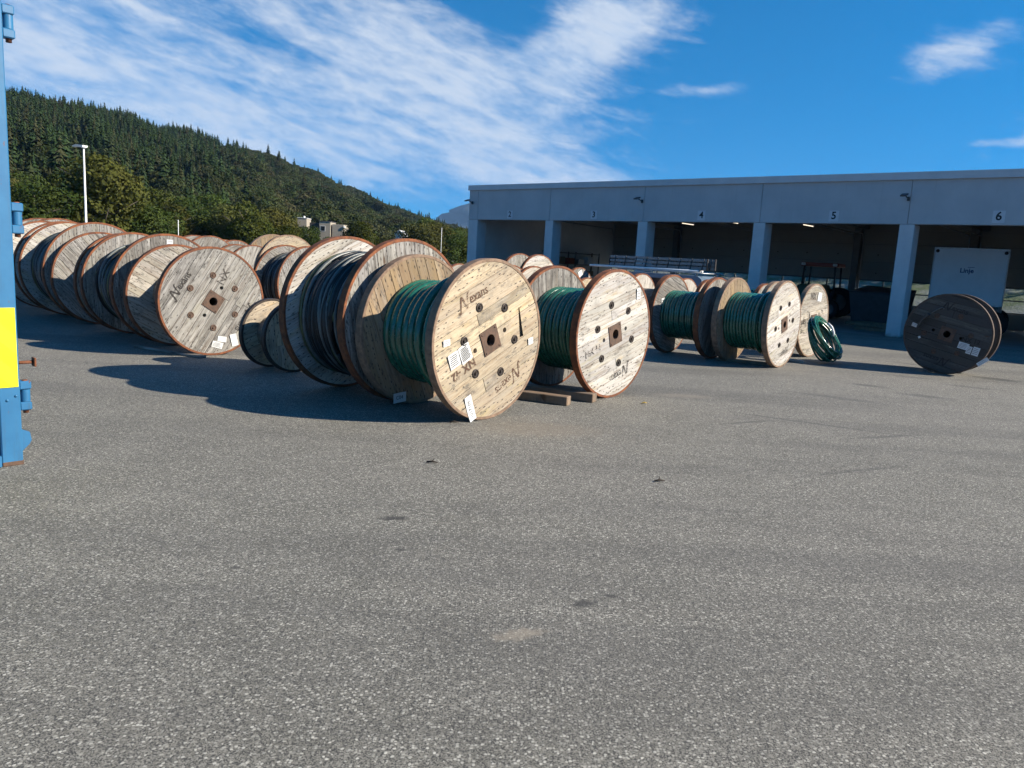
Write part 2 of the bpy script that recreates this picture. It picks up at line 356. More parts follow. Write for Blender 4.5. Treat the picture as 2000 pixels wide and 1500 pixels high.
# ------------------------------------------------------------------ mesh helpers
class MB:
    def __init__(s): s.v = []; s.f = []; s.sm = []
    def add(s, V, Fc, smooth=False):
        o = len(s.v); s.v += [tuple(map(float, p)) for p in V]; s.f += [tuple(o + i for i in f) for f in Fc]; s.sm += [smooth] * len(Fc); return s
    def box(s, x0, x1, y0, y1, z0, z1):
        V = [(x, y, z) for x in (x0, x1) for y in (y0, y1) for z in (z0, z1)]
        return s.add(V, [(0, 1, 3, 2), (4, 6, 7, 5), (0, 4, 5, 1), (2, 3, 7, 6), (0, 2, 6, 4), (1, 5, 7, 3)])
    def bbox(s, x0, x1, y0, y1, z0, z1, b=.01):
        """box with chamfered edges"""
        c = np.array([(x0 + x1) / 2, (y0 + y1) / 2, (z0 + z1) / 2]); h = np.array([x1 - x0, y1 - y0, z1 - z0]) / 2; b = min(b, *(h * .45))
        V = []; idx = {}
        for sx in (-1, 1):
            for sy in (-1, 1):
                for sz in (-1, 1):
                    for ax in range(3):
                        q = np.array([sx, sy, sz]) * (h - b); q[ax] = (sx, sy, sz)[ax] * h[ax]
                        idx[(sx, sy, sz, ax)] = len(V); V.append(c + q)
        Fc = []
        for ax in range(3):
            o1, o2 = [a for a in range(3) if a != ax]
            for sg in (-1, 1):
                q = []
                for a, bb in ((-1, -1), (1, -1), (1, 1), (-1, 1)):
                    t = [0, 0, 0]; t[ax] = sg; t[o1] = a; t[o2] = bb; q.append(idx[(*t, ax)])
                Fc.append(tuple(q))
                # edges
        for ax in range(3):
            o1, o2 = [a for a in range(3) if a != ax]
            for a in (-1, 1):
                for bb in (-1, 1):
                    def k(sg, which):
                        t = [0, 0, 0]; t[ax] = sg; t[o1] = a; t[o2] = bb; return idx[(*t, which)]
                    Fc.append((k(-1, o1), k(1, o1), k(1, o2), k(-1, o2)))
        for sx in (-1, 1):
            for sy in (-1, 1):
                for sz in (-1, 1): Fc.append(tuple(idx[(sx, sy, sz, ax)] for ax in range(3)))
        return s.add(V, Fc)
    def prism(s, poly, z0, z1, M=None):
        n = len(poly); V = [(x, y, z0) for x, y in poly] + [(x, y, z1) for x, y in poly]
        if M is not None: V = [tuple(M @ Vector(p)) for p in V]
        return s.add(V, [tuple(range(n))[::-1], tuple(range(n, 2 * n))] + [(i, (i + 1) % n, n + (i + 1) % n, n + i) for i in range(n)])
    def lathe(s, prof, seg=24, axis='z', closed=False, c=(0, 0, 0), smooth=True):
        """profile of (radius, height) revolved"""
        V = []; n = len(prof)
        for k in range(seg):
            t = 2 * math.pi * k / seg; cs, sn = math.cos(t), math.sin(t)
            for r_, h in prof:
                p = (r_ * cs, r_ * sn, h) if axis == 'z' else (h, r_ * cs, r_ * sn)
                V.append((p[0] + c[0], p[1] + c[1], p[2] + c[2]))
        Fc = []
        for k in range(seg):
            k2 = (k + 1) % seg
            for i in range(n if closed else n - 1):
                j = (i + 1) % n; Fc.append((k * n + i, k2 * n + i, k2 * n + j, k * n + j))
        return s.add(V, Fc, smooth)
    def tube(s, path, r, seg=8, cap=True):
        P = np.asarray(path, float); R = np.full(len(P), r) if np.isscalar(r) else np.asarray(r, float)
        T = np.gradient(P, axis=0); T /= np.linalg.norm(T, axis=1)[:, None] + 1e-9
        ref = np.array([0, 0, 1.]) if abs(T[0, 2]) < .9 else np.array([1., 0, 0])
        V = []; N = np.cross(T[0], ref); N /= np.linalg.norm(N)
        for i in range(len(P)):
            N = N - T[i] * (N @ T[i]); N /= np.linalg.norm(N) + 1e-9; B = np.cross(T[i], N)
            for k in range(seg):
                a = 2 * math.pi * k / seg; V.append(P[i] + R[i] * (math.cos(a) * N + math.sin(a) * B))
        Fc = [(i * seg + k, i * seg + (k + 1) % seg, (i + 1) * seg + (k + 1) % seg, (i + 1) * seg + k) for i in range(len(P) - 1) for k in range(seg)]
        s.add(V, Fc, True)
        if cap:
            o = len(s.v) - len(V); s.f += [tuple(o + k for k in range(seg))[::-1], tuple(o + (len(P) - 1) * seg + k for k in range(seg))]; s.sm += [False, False]
        return s
    def mesh(s, name, mat=None):
        m = bpy.data.meshes.new(name); m.from_pydata(s.v, [], s.f)
        if any(s.sm): m.polygons.foreach_set('use_smooth', s.sm)
        if mat: m.materials.append(MATS[mat])
        m.validate(); m.update(); return m
    def build(s, name, mat, parent=None, M=None, **props):
        return link(name, s.mesh(name, mat), parent, M, **props)

def link(name, data, parent=None, M=None, **props):
    o = bpy.data.objects.new(name, data); COL.objects.link(o)
    if parent is not None: o.parent = parent
    if M is not None: o.matrix_local = M
    for k, v in props.items(): o[k] = v
    return o
def thing(name, label, cat, loc=(0, 0, 0), rz=0, group=None):
    o = bpy.data.objects.new(name, None); COL.objects.link(o); o.location = loc; o.rotation_euler = (0, 0, rz); o.empty_display_size = .2
    o['label'] = label; o['category'] = cat
    if group: o['group'] = group
    return o
def tag(o, label, cat, group=None):
    o['label'] = label; o['category'] = cat
    if group: o['group'] = group
    return o
def structure(o, label, cat): o['kind'] = 'structure'; o['label'] = label; o['category'] = cat; return o
def instance(root, M):
    """a copy of a thing and of its parts"""
    r = root.copy(); COL.objects.link(r); r.matrix_world = M
    for ch in root.children:
        c = ch.copy(); COL.objects.link(c); c.parent = r; c.matrix_local = ch.matrix_local.copy()
    return r

_txt = {}
def text_mesh(body, size, mat, bold=0.0, align='CENTER'):
    key = (body, size, mat, bold, align)
    if key not in _txt:
        cu = bpy.data.curves.new('lettering', 'FONT'); cu.body = body; cu.size = size; cu.offset = bold; cu.align_x = align; cu.align_y = 'CENTER'; cu.resolution_u = 3
        ob = bpy.data.objects.new('tmp', cu); m = bpy.data.meshes.new_from_object(ob); bpy.data.objects.remove(ob); bpy.data.curves.remove(cu)
        m.materials.clear(); m.materials.append(MATS[mat]); _txt[key] = m
    return _txt[key]

def smooth_path(P, n=6):
    P = [np.array(p, float) for p in P]; P = [2 * P[0] - P[1]] + P + [2 * P[-1] - P[-2]]; out = []
    for i in range(1, len(P) - 2):
        a, b, c, d = P[i - 1:i + 3]
        for t in np.linspace(0, 1, n, endpoint=False):
            out.append(.5 * (2 * b + (c - a) * t + (2 * a - 5 * b + 4 * c - d) * t * t + (3 * b - a - 3 * c + d) * t ** 3))
    out.append(P[-2]); return out
def stroke(mb, P, w):
    P = smooth_path(P); n = len(P); T = np.gradient(np.array(P), axis=0); T /= np.linalg.norm(T, axis=1)[:, None]
    V = []
    for i, (p, t) in enumerate(zip(P, T)):
        ww = w * (.55 + .45 * math.sin(math.pi * (i + .5) / n)); V += [(p[0] - t[1] * ww, p[1] + t[0] * ww, 0), (p[0] + t[1] * ww, p[1] - t[0] * ww, 0)]
    mb.add(V, [(2 * i, 2 * i + 1, 2 * i + 3, 2 * i + 2) for i in range(n - 1)])
_brand = {}
def brand_mesh(mat):
    if mat not in _brand:
        mb = MB()
        stroke(mb, [(-.275, -.06), (-.262, -.085), (-.245, -.07), (-.225, -.015), (-.203, .055), (-.188, .078), (-.175, .065), (-.158, .0), (-.143, -.05), (-.130, -.052), (-.114, .0), (-.092, .07), (-.075, .095), (-.052, .10)], .0125)
        t = text_mesh('exans', .15, mat, .002)
        xs = [v.co.x for v in t.vertices]
        mb.add([(v.co.x * .88 + .075, v.co.y + .008, 0) for v in t.vertices], [tuple(p.vertices) for p in t.polygons])
        _brand[mat] = mb.mesh('lettering', mat)
    return _brand[mat]

# ------------------------------------------------------------------ cable reels
def strip_poly(y0, y1, R, xa=None, xb=None, seg=4):
    ys = np.linspace(y0, y1, seg + 1); X = np.sqrt(np.maximum(R * R - ys * ys, 1e-6))
    hi = [min(x, xb) if xb is not None else x for x in X]; lo = [max(-x, xa) if xa is not None else -x for x in X]
    if max(h - l for h, l in zip(hi, lo)) < .03: return None
    hi = [max(h, l + .004) for h, l in zip(hi, lo)]
    return [(h, y) for h, y in zip(hi, ys)] + [(l, y) for l, y in zip(lo[::-1], ys[::-1])]
def plank_into(mb, y0, y1, R, xa, xb, z0, z1, hole=None):
    g, b = .0018, .0035
    A = strip_poly(y0 + g, y1 - g, R, None if xa is None else xa + g, None if xb is None else xb - g)
    if A is None: return False
    n = len(A)
    if hole:
        hx, hy, hr = hole; Hh = [(hx + hr * math.cos(t), hy + hr * math.sin(t)) for t in np.linspace(0, 2 * math.pi, 12, endpoint=False)]
        tri = tessellate_polygon([[Vector((x, y, 0)) for x, y in A], [Vector((x, y, 0)) for x, y in Hh]])
        m = len(Hh); al = A + Hh; V = [(x, y, z0) for x, y in al] + [(x, y, z1) for x, y in al]; N = n + m
        Fc = [tuple(N + i for i in t) for t in tri]
        Fc += [(i, (i + 1) % n, N + (i + 1) % n, N + i) for i in range(n)] + [(n + i, N + n + i, N + n + (i + 1) % m, n + (i + 1) % m) for i in range(m)]
        mb.add(V, Fc); return True
    B = strip_poly(y0 + g + b, y1 - g - b, R - b, None if xa is None else xa + g + b, None if xb is None else xb - g - b)
    if B is None: return False
    V = [(x, y, z0) for x, y in A] + [(x, y, z1 - b) for x, y in A] + [(x, y, z1) for x, y in B]
    Fc = [(k * n + i, k * n + (i + 1) % n, (k + 1) * n + (i + 1) % n, (k + 1) * n + i) for k in (0, 1) for i in range(n)] + [tuple(range(2 * n, 3 * n))]
    mb.add(V, Fc); return True
def layout(R, rnd, wmin=.115, wmax=.17, split=True):
    """list of plank rows (y0, y1, xa, xb, hole) with a board across the hub"""
    ys = [.07]
    while ys[-1] < R - .05: ys.append(min(ys[-1] + rnd.uniform(wmin, wmax), R - .012))
    rows = [(-.07, .07)] + [(a, b) for a, b in zip(ys, ys[1:]) if b - a > .03] + [(-b, -a) for a, b in zip(ys, ys[1:]) if b - a > .03]
    out = []
    for a, b in rows:
        if abs(a + b) < 1e-6 and not split: out.append((a, b, None, None, None))
        elif abs(a + b) < 1e-6:
            out += [(a, b, None, -.10, (-.26, 0, .03)), (a, b, .10, None, (.26, 0, .03))]
        elif rnd.random() < .22 and max(abs(a), abs(b)) < R * .75:
            x = rnd.uniform(-.35, .35) * R; out += [(a, b, None, x, None), (a, b, x, None, None)]
        else: out.append((a, b, None, None, None))
    return out

_ring, _bolt, _plate = {}, {}, {}
def rim_mesh(R, th, mat):
    k = (round(R, 3), round(th, 3), mat)
    if k not in _ring:
        h = th / 2 + .004; _ring[k] = MB().lathe([(R - .034, h), (R - .004, h), (R, h - .005), (R, -h + .005), (R - .004, -h), (R - .034, -h)], 96, closed=True, smooth=False).mesh('rim', mat)
    return _ring[k]
def bolt_mesh(mat):
    if mat not in _bolt:
        mb = MB(); mb.lathe([(.052, 0), (.050, .009), (.040, .011), (.034, .004), (.018, .003)], 16, smooth=False)
        mb.prism([(.018 * math.cos(t), .018 * math.sin(t)) for t in np.linspace(0, 2 * math.pi, 6, endpoint=False)], .0, .018)
        _bolt[mat] = mb.mesh('bolt', mat)
    return _bolt[mat]
def plate_mesh(mat, a=.14):
    if mat not in _plate:
        mb = MB(); n = 24; z0, z1 = 0, .010; V = []
        for k in range(n):
            t = 2 * math.pi * k / n + math.pi / n * 0; c, s_ = math.cos(t), math.sin(t); q = a / max(abs(c), abs(s_))
            V += [(.068 * c, .068 * s_, z1), (q * c, q * s_, z1), (q * c, q * s_, z0), (.068 * c, .068 * s_, z0 - .07)]
        mb.add(V, [(4 * k + i, 4 * ((k + 1) % n) + i, 4 * ((k + 1) % n) + j, 4 * k + j) for k in range(n) for i, j in ((0, 1), (1, 2), (3, 0))])
        for sx in (-1, 1):
            for sy in (-1, 1): mb.lathe([(.012, z1), (.010, z1 + .006), (.001, z1 + .007)], 8, c=(sx * .112, sy * .112, 0))
        _plate[mat] = mb.mesh('hub_plate', mat)
    return _plate[mat]

def cut(objs, mb):
    """cut a slot through planks; the cutter is removed again"""
    c = mb.build('cutter', 'ink'); c.matrix_world = objs[0].parent.matrix_world.copy(); bpy.context.view_layer.update()
    c.matrix_world = objs[0].parent.matrix_world.copy()
    for o in objs:
        o.data = o.data.copy(); md = o.modifiers.new('slot', 'BOOLEAN'); md.object = c; md.operation = 'DIFFERENCE'; md.solver = 'EXACT'
    bpy.context.view_layer.update(); dg = bpy.context.evaluated_depsgraph_get()
    for o in objs:
        m = bpy.data.meshes.new_from_object(o.evaluated_get(dg)); o.modifiers.clear(); o.data = m
    bpy.data.objects.remove(c)

def build_flange(parent, x, R, alpha, color, th, detail, rim, bolts, seed, hub=True, drive=True):
    """flange: boards laid along alpha on the +axis side, steel rim, hub plate, bolts"""
    rnd = random.Random(seed); t2 = th / 2
    M = Matrix(((0, 0, 1, x), (math.cos(alpha), -math.sin(alpha), 0, 0), (math.sin(alpha), math.cos(alpha), 0, R), (0, 0, 0, 1)))
    mb = MB(); Rw = R - .009
    mb.lathe([(.33, .004), (Rw, .004), (Rw, -.004), (.33, -.004)], 64, closed=True, smooth=False)
    for (a, b, xa, xb, ho) in layout(Rw, random.Random(seed + 1), split=hub):          # boards of the far side
        sub = MB()
        if plank_into(sub, a, b, Rw, xa, xb, 0, t2 - .004 - rnd.uniform(0, .0015), ho): mb.add([(vx, vy, -.004 - vz) for vx, vy, vz in sub.v], [f[::-1] for f in sub.f])
    rows = layout(Rw, rnd, split=hub)
    if detail < 1:
        for (a, b, xa, xb, ho) in rows: plank_into(mb, a, b, Rw, xa, xb, .004, t2 - rnd.uniform(0, .002))
    fl = mb.build('flange', 'weathered_wood', parent, M); fl.color = color
    if detail >= 1:
        for (a, b, xa, xb, ho) in rows:
            pm = MB()
            if plank_into(pm, a, b, Rw, xa, xb, .004, t2 - rnd.uniform(0, .002), ho if drive else None):
                o = pm.build('plank', 'weathered_wood', fl); k = rnd.uniform(.88, 1.1)
                o.color = (color[0] * k, color[1] * k, color[2] * k * rnd.uniform(.94, 1.04), min(1, max(0, color[3] + rnd.uniform(-.18, .18))))
    link('rim', rim_mesh(R, th, rim), fl)
    if hub: link('hub_plate', plate_mesh('hub_rust'), fl, Matrix.Translation((0, 0, t2 + .001)))
    for k in range(6 if bolts else 0):
        a = rad(60 * k) - alpha + bolts[1]; link('bolt', bolt_mesh(bolts[0]), fl, Matrix.Translation((.42 * math.cos(a), .42 * math.sin(a), t2 + .001)))
    if detail >= 1:
        nm = MB(); zt = t2 + .0025
        for rr in (R - .075, R - .15, R * .70, R * .52):
            cnt = int(2 * math.pi * rr / (.075 if rr > R * .8 else .15))
            for k in range(cnt):
                a = 2 * math.pi * (k + rnd.uniform(-.25, .25)) / cnt; q = rr + rnd.uniform(-.018, .018)
                cx, cy = q * math.cos(a), q * math.sin(a); l, w = rnd.uniform(.010, .030), rnd.uniform(.0055, .0080)
                if rnd.random() < .15: continue
                nm.add([(cx + l, cy, zt - .002), (cx, cy + w, zt - .002), (cx - l, cy, zt - .002), (cx, cy - w, zt - .002), (cx, cy, zt)], [(0, 1, 4), (1, 2, 4), (2, 3, 4), (3, 0, 4)])
        n = nm.build('nail_heads', 'nail_dark', fl); n['kind'] = 'stuff'
    return fl
def on_face(fl, alpha, fx, fy, ang, z):
    """matrix of a flat piece at face coordinates (right, up), turned by ang"""
    ca, sa = math.cos(-alpha), math.sin(-alpha); x, y = fx * ca - fy * sa, fx * sa + fy * ca
    return Matrix.Translation((x, y, z)) @ Matrix.Rotation(rad(ang) - alpha, 4, 'Z')

def helix(mb, x0, x1, rc, r, R, turns, seg=40, ph=0.0, wob=.0, ring=8):
    n = int(turns * seg); P = []
    rr = random.Random(int(x0 * 1000 + rc * 777 + turns * 31 + ph * 100)); a1, a2 = rr.uniform(0, 6), rr.uniform(0, 6)
    for i in range(n + 1):
        t = i / n; a = ph + 2 * math.pi * turns * t
        step = math.floor(turns * t) / turns; fr = (turns * t) % 1.0
        s_ = step + (max(0, fr - .8) / .2) / turns
        x = x0 + (x1 - x0) * min(1, s_) + wob * math.sin(a * .5 + a1)
        q = rc + wob * .4 * math.sin(a * .37 + a2)
        P.append((x, q * math.cos(a), R + q * math.sin(a)))
    mb.tube(P, r, ring)

def add_cable(root, kind, W, th, R, ratio, rcab, seed, mat='cable_green'):
    rnd = random.Random(seed); x0, x1 = -W / 2 + th, W / 2 - th; rc = R * ratio
    core = MB()
    n = 28; rb = rc - rcab * 1.6 if kind else rc
    prof = []
    V = []
    for k in range(n):                                # barrel of staves
        a0, a1 = 2 * math.pi * (k + .04) / n, 2 * math.pi * (k + .96) / n
        b = [(x0, rb * math.cos(a0), R + rb * math.sin(a0)), (x1, rb * math.cos(a0), R + rb * math.sin(a0)), (x1, rb * math.cos(a1), R + rb * math.sin(a1)), (x0, rb * math.cos(a1), R + rb * math.sin(a1))]
        q = rb - .012; c = [(x0, q * math.cos(a0), R + q * math.sin(a0)), (x1, q * math.cos(a0), R + q * math.sin(a0)), (x1, q * math.cos(a1), R + q * math.sin(a1)), (x0, q * math.cos(a1), R + q * math.sin(a1))]
        core.add(b + c, [(0, 1, 2, 3), (0, 4, 5, 1), (2, 6, 7, 3)])
    core.lathe([(rb - .013, x0), (rb - .013, x1)], n, axis='x', c=(0, 0, R))
    o = core.build('barrel', 'weathered_wood' if kind is None else 'cable_black', root); o.color = (.25, .2, .15, .6)
    if kind == 'single':
        turns = max(2, int((x1 - x0) / (rcab * 2.03))); mb = MB()
        helix(mb, x0 + rcab, x1 - rcab, rc - rcab, rcab, R, turns, 44, -1.2, .006)
        # a short lay of the next layer up
        k = min(turns - 1, 3); helix(mb, x1 - rcab * (2 * k + 1), x1 - rcab * 2, rc + rcab * .62, rcab, R, k * .62, 44, .7, .01)
        mb.build('cable', mat, root)
    elif kind == 'multi':
        mats = ['cable_black', 'cable_black', 'cable_slate', 'cable_grey', 'cable_black', 'cable_yellowgreen', 'cable_black', 'cable_slate', 'cable_black', 'cable_grey']
        N = 64
        for i in range(N):
            mb = MB(); xa = x0 + .03 + (x1 - x0 - .06) * ((i + rnd.uniform(-.6, .6)) / N % 1); dx = rnd.uniform(-.5, .5) * (x1 - x0); xb = min(x1 - .03, max(x0 + .03, xa + dx))
            q = rc - rnd.uniform(0, rcab * 1.9); P = []; ph = rnd.uniform(0, 6.28); ec = rnd.uniform(-.02, .02)
            for j in range(57):
                t = j / 56; a = ph + 2 * math.pi * 1.05 * t; P.append((xa + (xb - xa) * t + .012 * math.sin(3 * a + ph), (q + ec * math.sin(a)) * math.cos(a), R + (q + ec * math.sin(a)) * math.sin(a)))
            mb.tube(P, rcab * rnd.uniform(.75, 1.05), 7); mb.build('cable', mats[i % len(mats)], root)

FRESH = (.66, .54, .375, .30); TAN = (.36, .255, .145, .35); PALE = (.56, .515, .445, .46); GREY = (.40, .385, .355, .78); DGREY = (.26, .24, .215, .9); WHITE = (.66, .63, .58, .30); OLD = (.072, .063, .056, .05)
REELS = {}
def reel(key, label, P, az, D, W, cR, cL, aR, aL, cable=None, ratio=.5, rcab=.04, detail=1, rim='rusty_steel', bolts=None, th=.10, mat='cable_green', dL=None, name='cable_reel', group=None, drive=True, z=0.0):
    a = rad(az); n = Vector((math.cos(a), math.sin(a), 0)); c = Vector((P[0], P[1], z)) - n * (W / 2); R = D / 2
    root = thing(name, label, 'cable reel', c, a, group)
    seed = sum(ord(ch) * 17 ** i for i, ch in enumerate(key)) % 9973
    fr = build_flange(root, W / 2 - th / 2, R, rad(aR), cR, th, detail, rim, bolts, seed, drive=drive)
    fl = build_flange(root, -W / 2 + th / 2, R, rad(aL), cL, th, detail if dL is None else dL, rim, None, seed + 50, hub=False, drive=False)
    add_cable(root, cable, W, th, R, ratio, rcab, seed + 3, mat)
    REELS[key] = (root, fr, rad(aR), fl, rad(aL), th); return root
def letter(key, mesh, fx, fy, ang, left=False, name='lettering', sc=1.0, label=None):
    root, fr, aR, fl, aL, th = REELS[key]; f, al = (fl, aL) if left else (fr, aR)
    o = link(name, mesh, f, on_face(f, al, fx, fy, ang, th / 2 + .0034) @ Matrix.Scale(sc, 4))
    if label: o['label'] = label
    return o
def paper(key, fx, fy, w, h, ang, left=False, text=None, lines=0, label=None):
    root, fr, aR, fl, aL, th = REELS[key]; f, al = (fl, aL) if left else (fr, aR)
    mb = MB(); nx = 5; V = []
    for i in range(nx):
        for j in (0, 1):
            u = i / (nx - 1); V.append((-w / 2 + w * u, -h / 2 + h * j, .002 + .010 * abs(u - .5) ** 2 * 4 * (j * .7 + .3)))
    mb.add(V, [(2 * i, 2 * i + 2, 2 * i + 3, 2 * i + 1) for i in range(nx - 1)])
    M = on_face(f, al, fx, fy, ang, th / 2 + .004)
    o = mb.build('paper_tag', 'paper', f, M)
    if label: o['label'] = label
    if text:
        link('tag_print', text_mesh(text, h * .55, 'ink', .0), f, M @ Matrix.Translation((0, 0, .0052)) )
    if lines:
        lm = MB(); rnd = random.Random(int(fx * 1000))
        for k in range(lines):
            y = h * (.38 - .76 * (k + .5) / lines); l = w * rnd.uniform(.3, .42); lm.box(-w * .42, -w * .42 + 2 * l, y - h * .022, y + h * .022, .006, .0066)
        lm.build('tag_print', 'ink', f, M)
    return o
def axis_pt(P, az, t, lat=0):
    a = rad(az); return (P[0] - t * math.cos(a) - lat * math.sin(a), P[1] - t * math.sin(a) + lat * math.cos(a))

def build_reels():
    A, azA = (-.27, 8.52), -39.8
    reel('A1', 'cream new-wood reel of thick green cable, nearest of all, number tag at its foot', A, azA, 1.80, 1.24, FRESH, TAN, 24, 112, 'single', .68, .054, bolts=('dark_bolt', rad(-1)), rim='old_rim')
    reel('A2', 'huge rusty-rimmed reel full of mixed black and striped cables, just behind the nearest reel', axis_pt(A, azA, 1.36), azA, 1.98, 1.26, GREY, WHITE, 100, 26, 'multi', .79, .024)
    reel('A3', 'small light-wood reel in deep shadow left of the huge mixed-cable reel', (-3.18, 11.09), azA, 1.03, .66, FRESH, FRESH, 95, 20, None, .5, rim='dark_bolt', th=.07, drive=False)
    reel('A4', 'grey reel of dark cable between the Nexans-faced grey reel and the huge mixed-cable reel', (-4.97, 18.60), azA, 1.85, 1.10, GREY, GREY, 110, -32, 'multi', .78, .024)
    B, azB = (-4.86, 12.33), -44.2
    reel('B1', 'grey weathered reel with Nexans lettering and three white tags, near end of left row', B, azB, 1.74, 1.45, GREY, PALE, 57, -30, None, .5, bolts=('hub_rust', rad(30)))
    reel('B2', 'grey reel second in the left row, small white sticker near the top of its flange', axis_pt(B, azB, 1.75), azB, 1.91, 1.65, DGREY, GREY, 95, 92, 'multi', .76, .024)
    reel('B3', 'weathered reel third in the left row, torn plastic tag on its inner flange', axis_pt(B, azB, 3.70), azB, 1.89, 1.55, PALE, GREY, 75, -50, None, .5)
    reel('B4', 'tall rusty-rimmed reel fourth in the left row with dark cable wound between pale flanges', axis_pt(B, azB, 5.36), azB, 2.085, 1.85, GREY, WHITE, 93, -28, 'multi', .78, .024)
    reel('B5', 'pale tall reel fifth in the left row, close beside the blue container hinge', axis_pt(B, azB, 7.55), azB, 2.09, 1.6, WHITE, WHITE, -25, -20, None, .5)
    reel('B6', 'reddish-rimmed reel at the far end of the left row, mostly behind the blue container', axis_pt(B, azB, 10.2, .6), azB, 2.2, 1.6, GREY, GREY, 70, 60, None, .5)
    reel('C1', 'whitish weathered reel of green cable propped beside two loose timber beams', (1.36, 10.42), -41.5, 1.75, 1.14, WHITE, DGREY, 16, 96, 'single', .665, .033, bolts=('dark_bolt', rad(-11)))
    reel('D1', 'pale reel of green cable nearest in the right-hand pair, small rusty hub plate', (5.22, 14.97), -40.2, 1.69, 1.12, WHITE, TAN, 16, 100, 'single', .67, .034, bolts=('dark_bolt', rad(10)), rim='old_rim')
    reel('D2', 'dark-shadowed reel of green cable behind its pale neighbour in the right-hand pair, white sticker inside', axis_pt((5.22, 14.97), -40.2, 1.42), -40.2, 1.67, 1.14, GREY, DGREY, 75, -18, 'single', .61, .033)
    reel('E', 'soot-stained old reel behind the leaning green hose coil', (6.67, 17.29), -43.3, 1.64, 1.0, PALE, GREY, 5, 90, 'single', .58, .033, rim='old_rim')
    reel('F', 'dark grey reel standing alone at right with Nexans lettering upright and upside down', (8.63, 15.40), -131, 1.61, .80, OLD, OLD, -13, 60, None, .5, bolts=('hub_rust', rad(2)), dL=0, th=.085, rim='dim_rim')
    # rows further back: only their tops show
    def by_top(key, label, xpx, top, D, W, cR, cL, aR, aL, **kw):
        """stand a reel where the top of its right flange is seen under the given sight line"""
        d = sight(xpx, top); dist = (D - EYE) / d.z if abs(d.z) > 1e-4 else 20
        dist = kw.pop('dist', dist)
        reel(key, label, (d.x * dist, d.y * dist), -41, D, W, cR, cL, aR, aL, **kw)
    by_top('R1', 'tall fresh yellow-wood reel rising above the grey far rows below the houses', 566, 459, 2.16, .95, FRESH, TAN, 15, 95, dist=24.5, detail=1, rim='old_rim', drive=False)
    by_top('R2', 'grey far reel just above the Nexans-faced reel, left of the other far ones', 411, 463, 2.02, 1.1, DGREY, GREY, 60, 20, dist=27, detail=0)
    by_top('R3', 'rusty-edged far reel in the grey rows, third from the yellow-wood reel', 461, 468, 1.95, 1.0, DGREY, PALE, 80, 10, dist=31, detail=0)
    by_top('R4', 'grey far reel directly left of the yellow-wood reel', 496, 480, 1.80, 1.05, GREY, DGREY, 70, 20, dist=24, detail=0)
    by_top('R5', 'orange-rimmed grey reel tucked right behind the edge of the Nexans-faced reel', 490, 494, 1.54, .95, GREY, GREY, 50, 20, dist=24, detail=0, drive=False)
    by_top('R6', 'white-faced far reel with black print, in front of the second bay', 1055, 497, 2.01, .9, WHITE, GREY, 12, 98, dist=25, detail=1, drive=False)
    by_top('R7', 'pale reel peeping out between the nearest green reel and the whitish one', 1046, 519, 1.67, .9, PALE, PALE, 20, 15, dist=19.5, detail=0)
    by_top('R8', 'grey far reel with a white torn sheet on top, before the third bay', 1134, 522, 1.66, .9, DGREY, GREY, 40, 80, dist=27, detail=0)
    by_top('R9', 'low yellowish reel close behind the whitish green-cable reel', 1150, 537, 1.38, .8, FRESH, GREY, 25, 85, dist=24, detail=0)
    by_top('R10', 'far low reel peeping left of the nearest cream reel by the garage corner', 900, 513, 1.58, .9, PALE, GREY, 25, 85, dist=25, detail=0)
    by_top('R11', 'orange-rimmed reel left of the shadowed green reel, below the ladder', 1312, 540, 1.62, 1.0, PALE, WHITE, 25, 85, dist=21.5, detail=0)
    by_top('R12', 'pair-flanged rusty reel between the two right-hand green reels, further back', 1388, 546, 1.55, .8, PALE, WHITE, 25, 85, dist=22.5, detail=0)
    by_top('R13', 'far reel of green cable peeping over the pale right-hand reel', 1499, 551, 1.53, 1.0, GREY, WHITE, 95, 15, cable='single', ratio=.7, dist=22.5, detail=0)
    # writing and tags
    bk, fd, br = brand_mesh('stencil_black'), brand_mesh('stencil_faded'), brand_mesh('stencil_brown')
    letter('A1', br, -.29, .475, 24); letter('A1', br, .33, -.475, 211)
    letter('A1', text_mesh('NX 42', .14, 'stencil_brown', .004), -.405, -.30, 209)
    letter('B1', bk, -.50, .26, 55); letter('B1', bk, .515, -.29, 235); letter('B1', text_mesh('NX', .17, 'stencil_faded', .003), .175, .39, 62)
    letter('C1', fd, .15, -.55, 199); letter('C1', text_mesh('NX 11', .13, 'stencil_faded', .003), -.48, -.21, 18)
    letter('F', bk, .10, .50, -14.5); letter('F', bk, -.155, -.505, 165.5); letter('F', text_mesh('NX 12', .12, 'stencil_black', .003), .435, -.09, -8)
    letter('E', text_mesh('NX   5.', .19, 'stencil_black', .004), .0, .53, -3)
    letter('R6', text_mesh('SC', .15, 'stencil_black', .004), .18, .55, 12)
    letter('D1', fd, .1, -.55, 196)
    # soot-like wear on the old reel
    for x, y, sx, sy in ((-.35, .05, .26, .17), (.36, .08, .18, .16), (-.52, -.15, .16, .2)):
        sm = MB(); n = 22; rr = random.Random(int(x * 100)); sm.add([(0, 0, 0)] + [(sx * math.cos(t) * q, sy * math.sin(t) * q, 0) for t, q in ((2 * math.pi * k / n, rr.uniform(.75, 1.1)) for k in range(n))], [(0, 1 + k, 1 + (k + 1) % n) for k in range(n)])
        letter('E', sm.mesh('soot_mark', 'stencil_soot'), x, y, 0, name='soot_mark')
    paper('A1', -.69, .0, .10, .07, 10, lines=3); paper('A1', -.40, -.125, .17, .20, -62 + 90, lines=9); paper('A1', -.565, -.19, .16, .17, 24, lines=6)
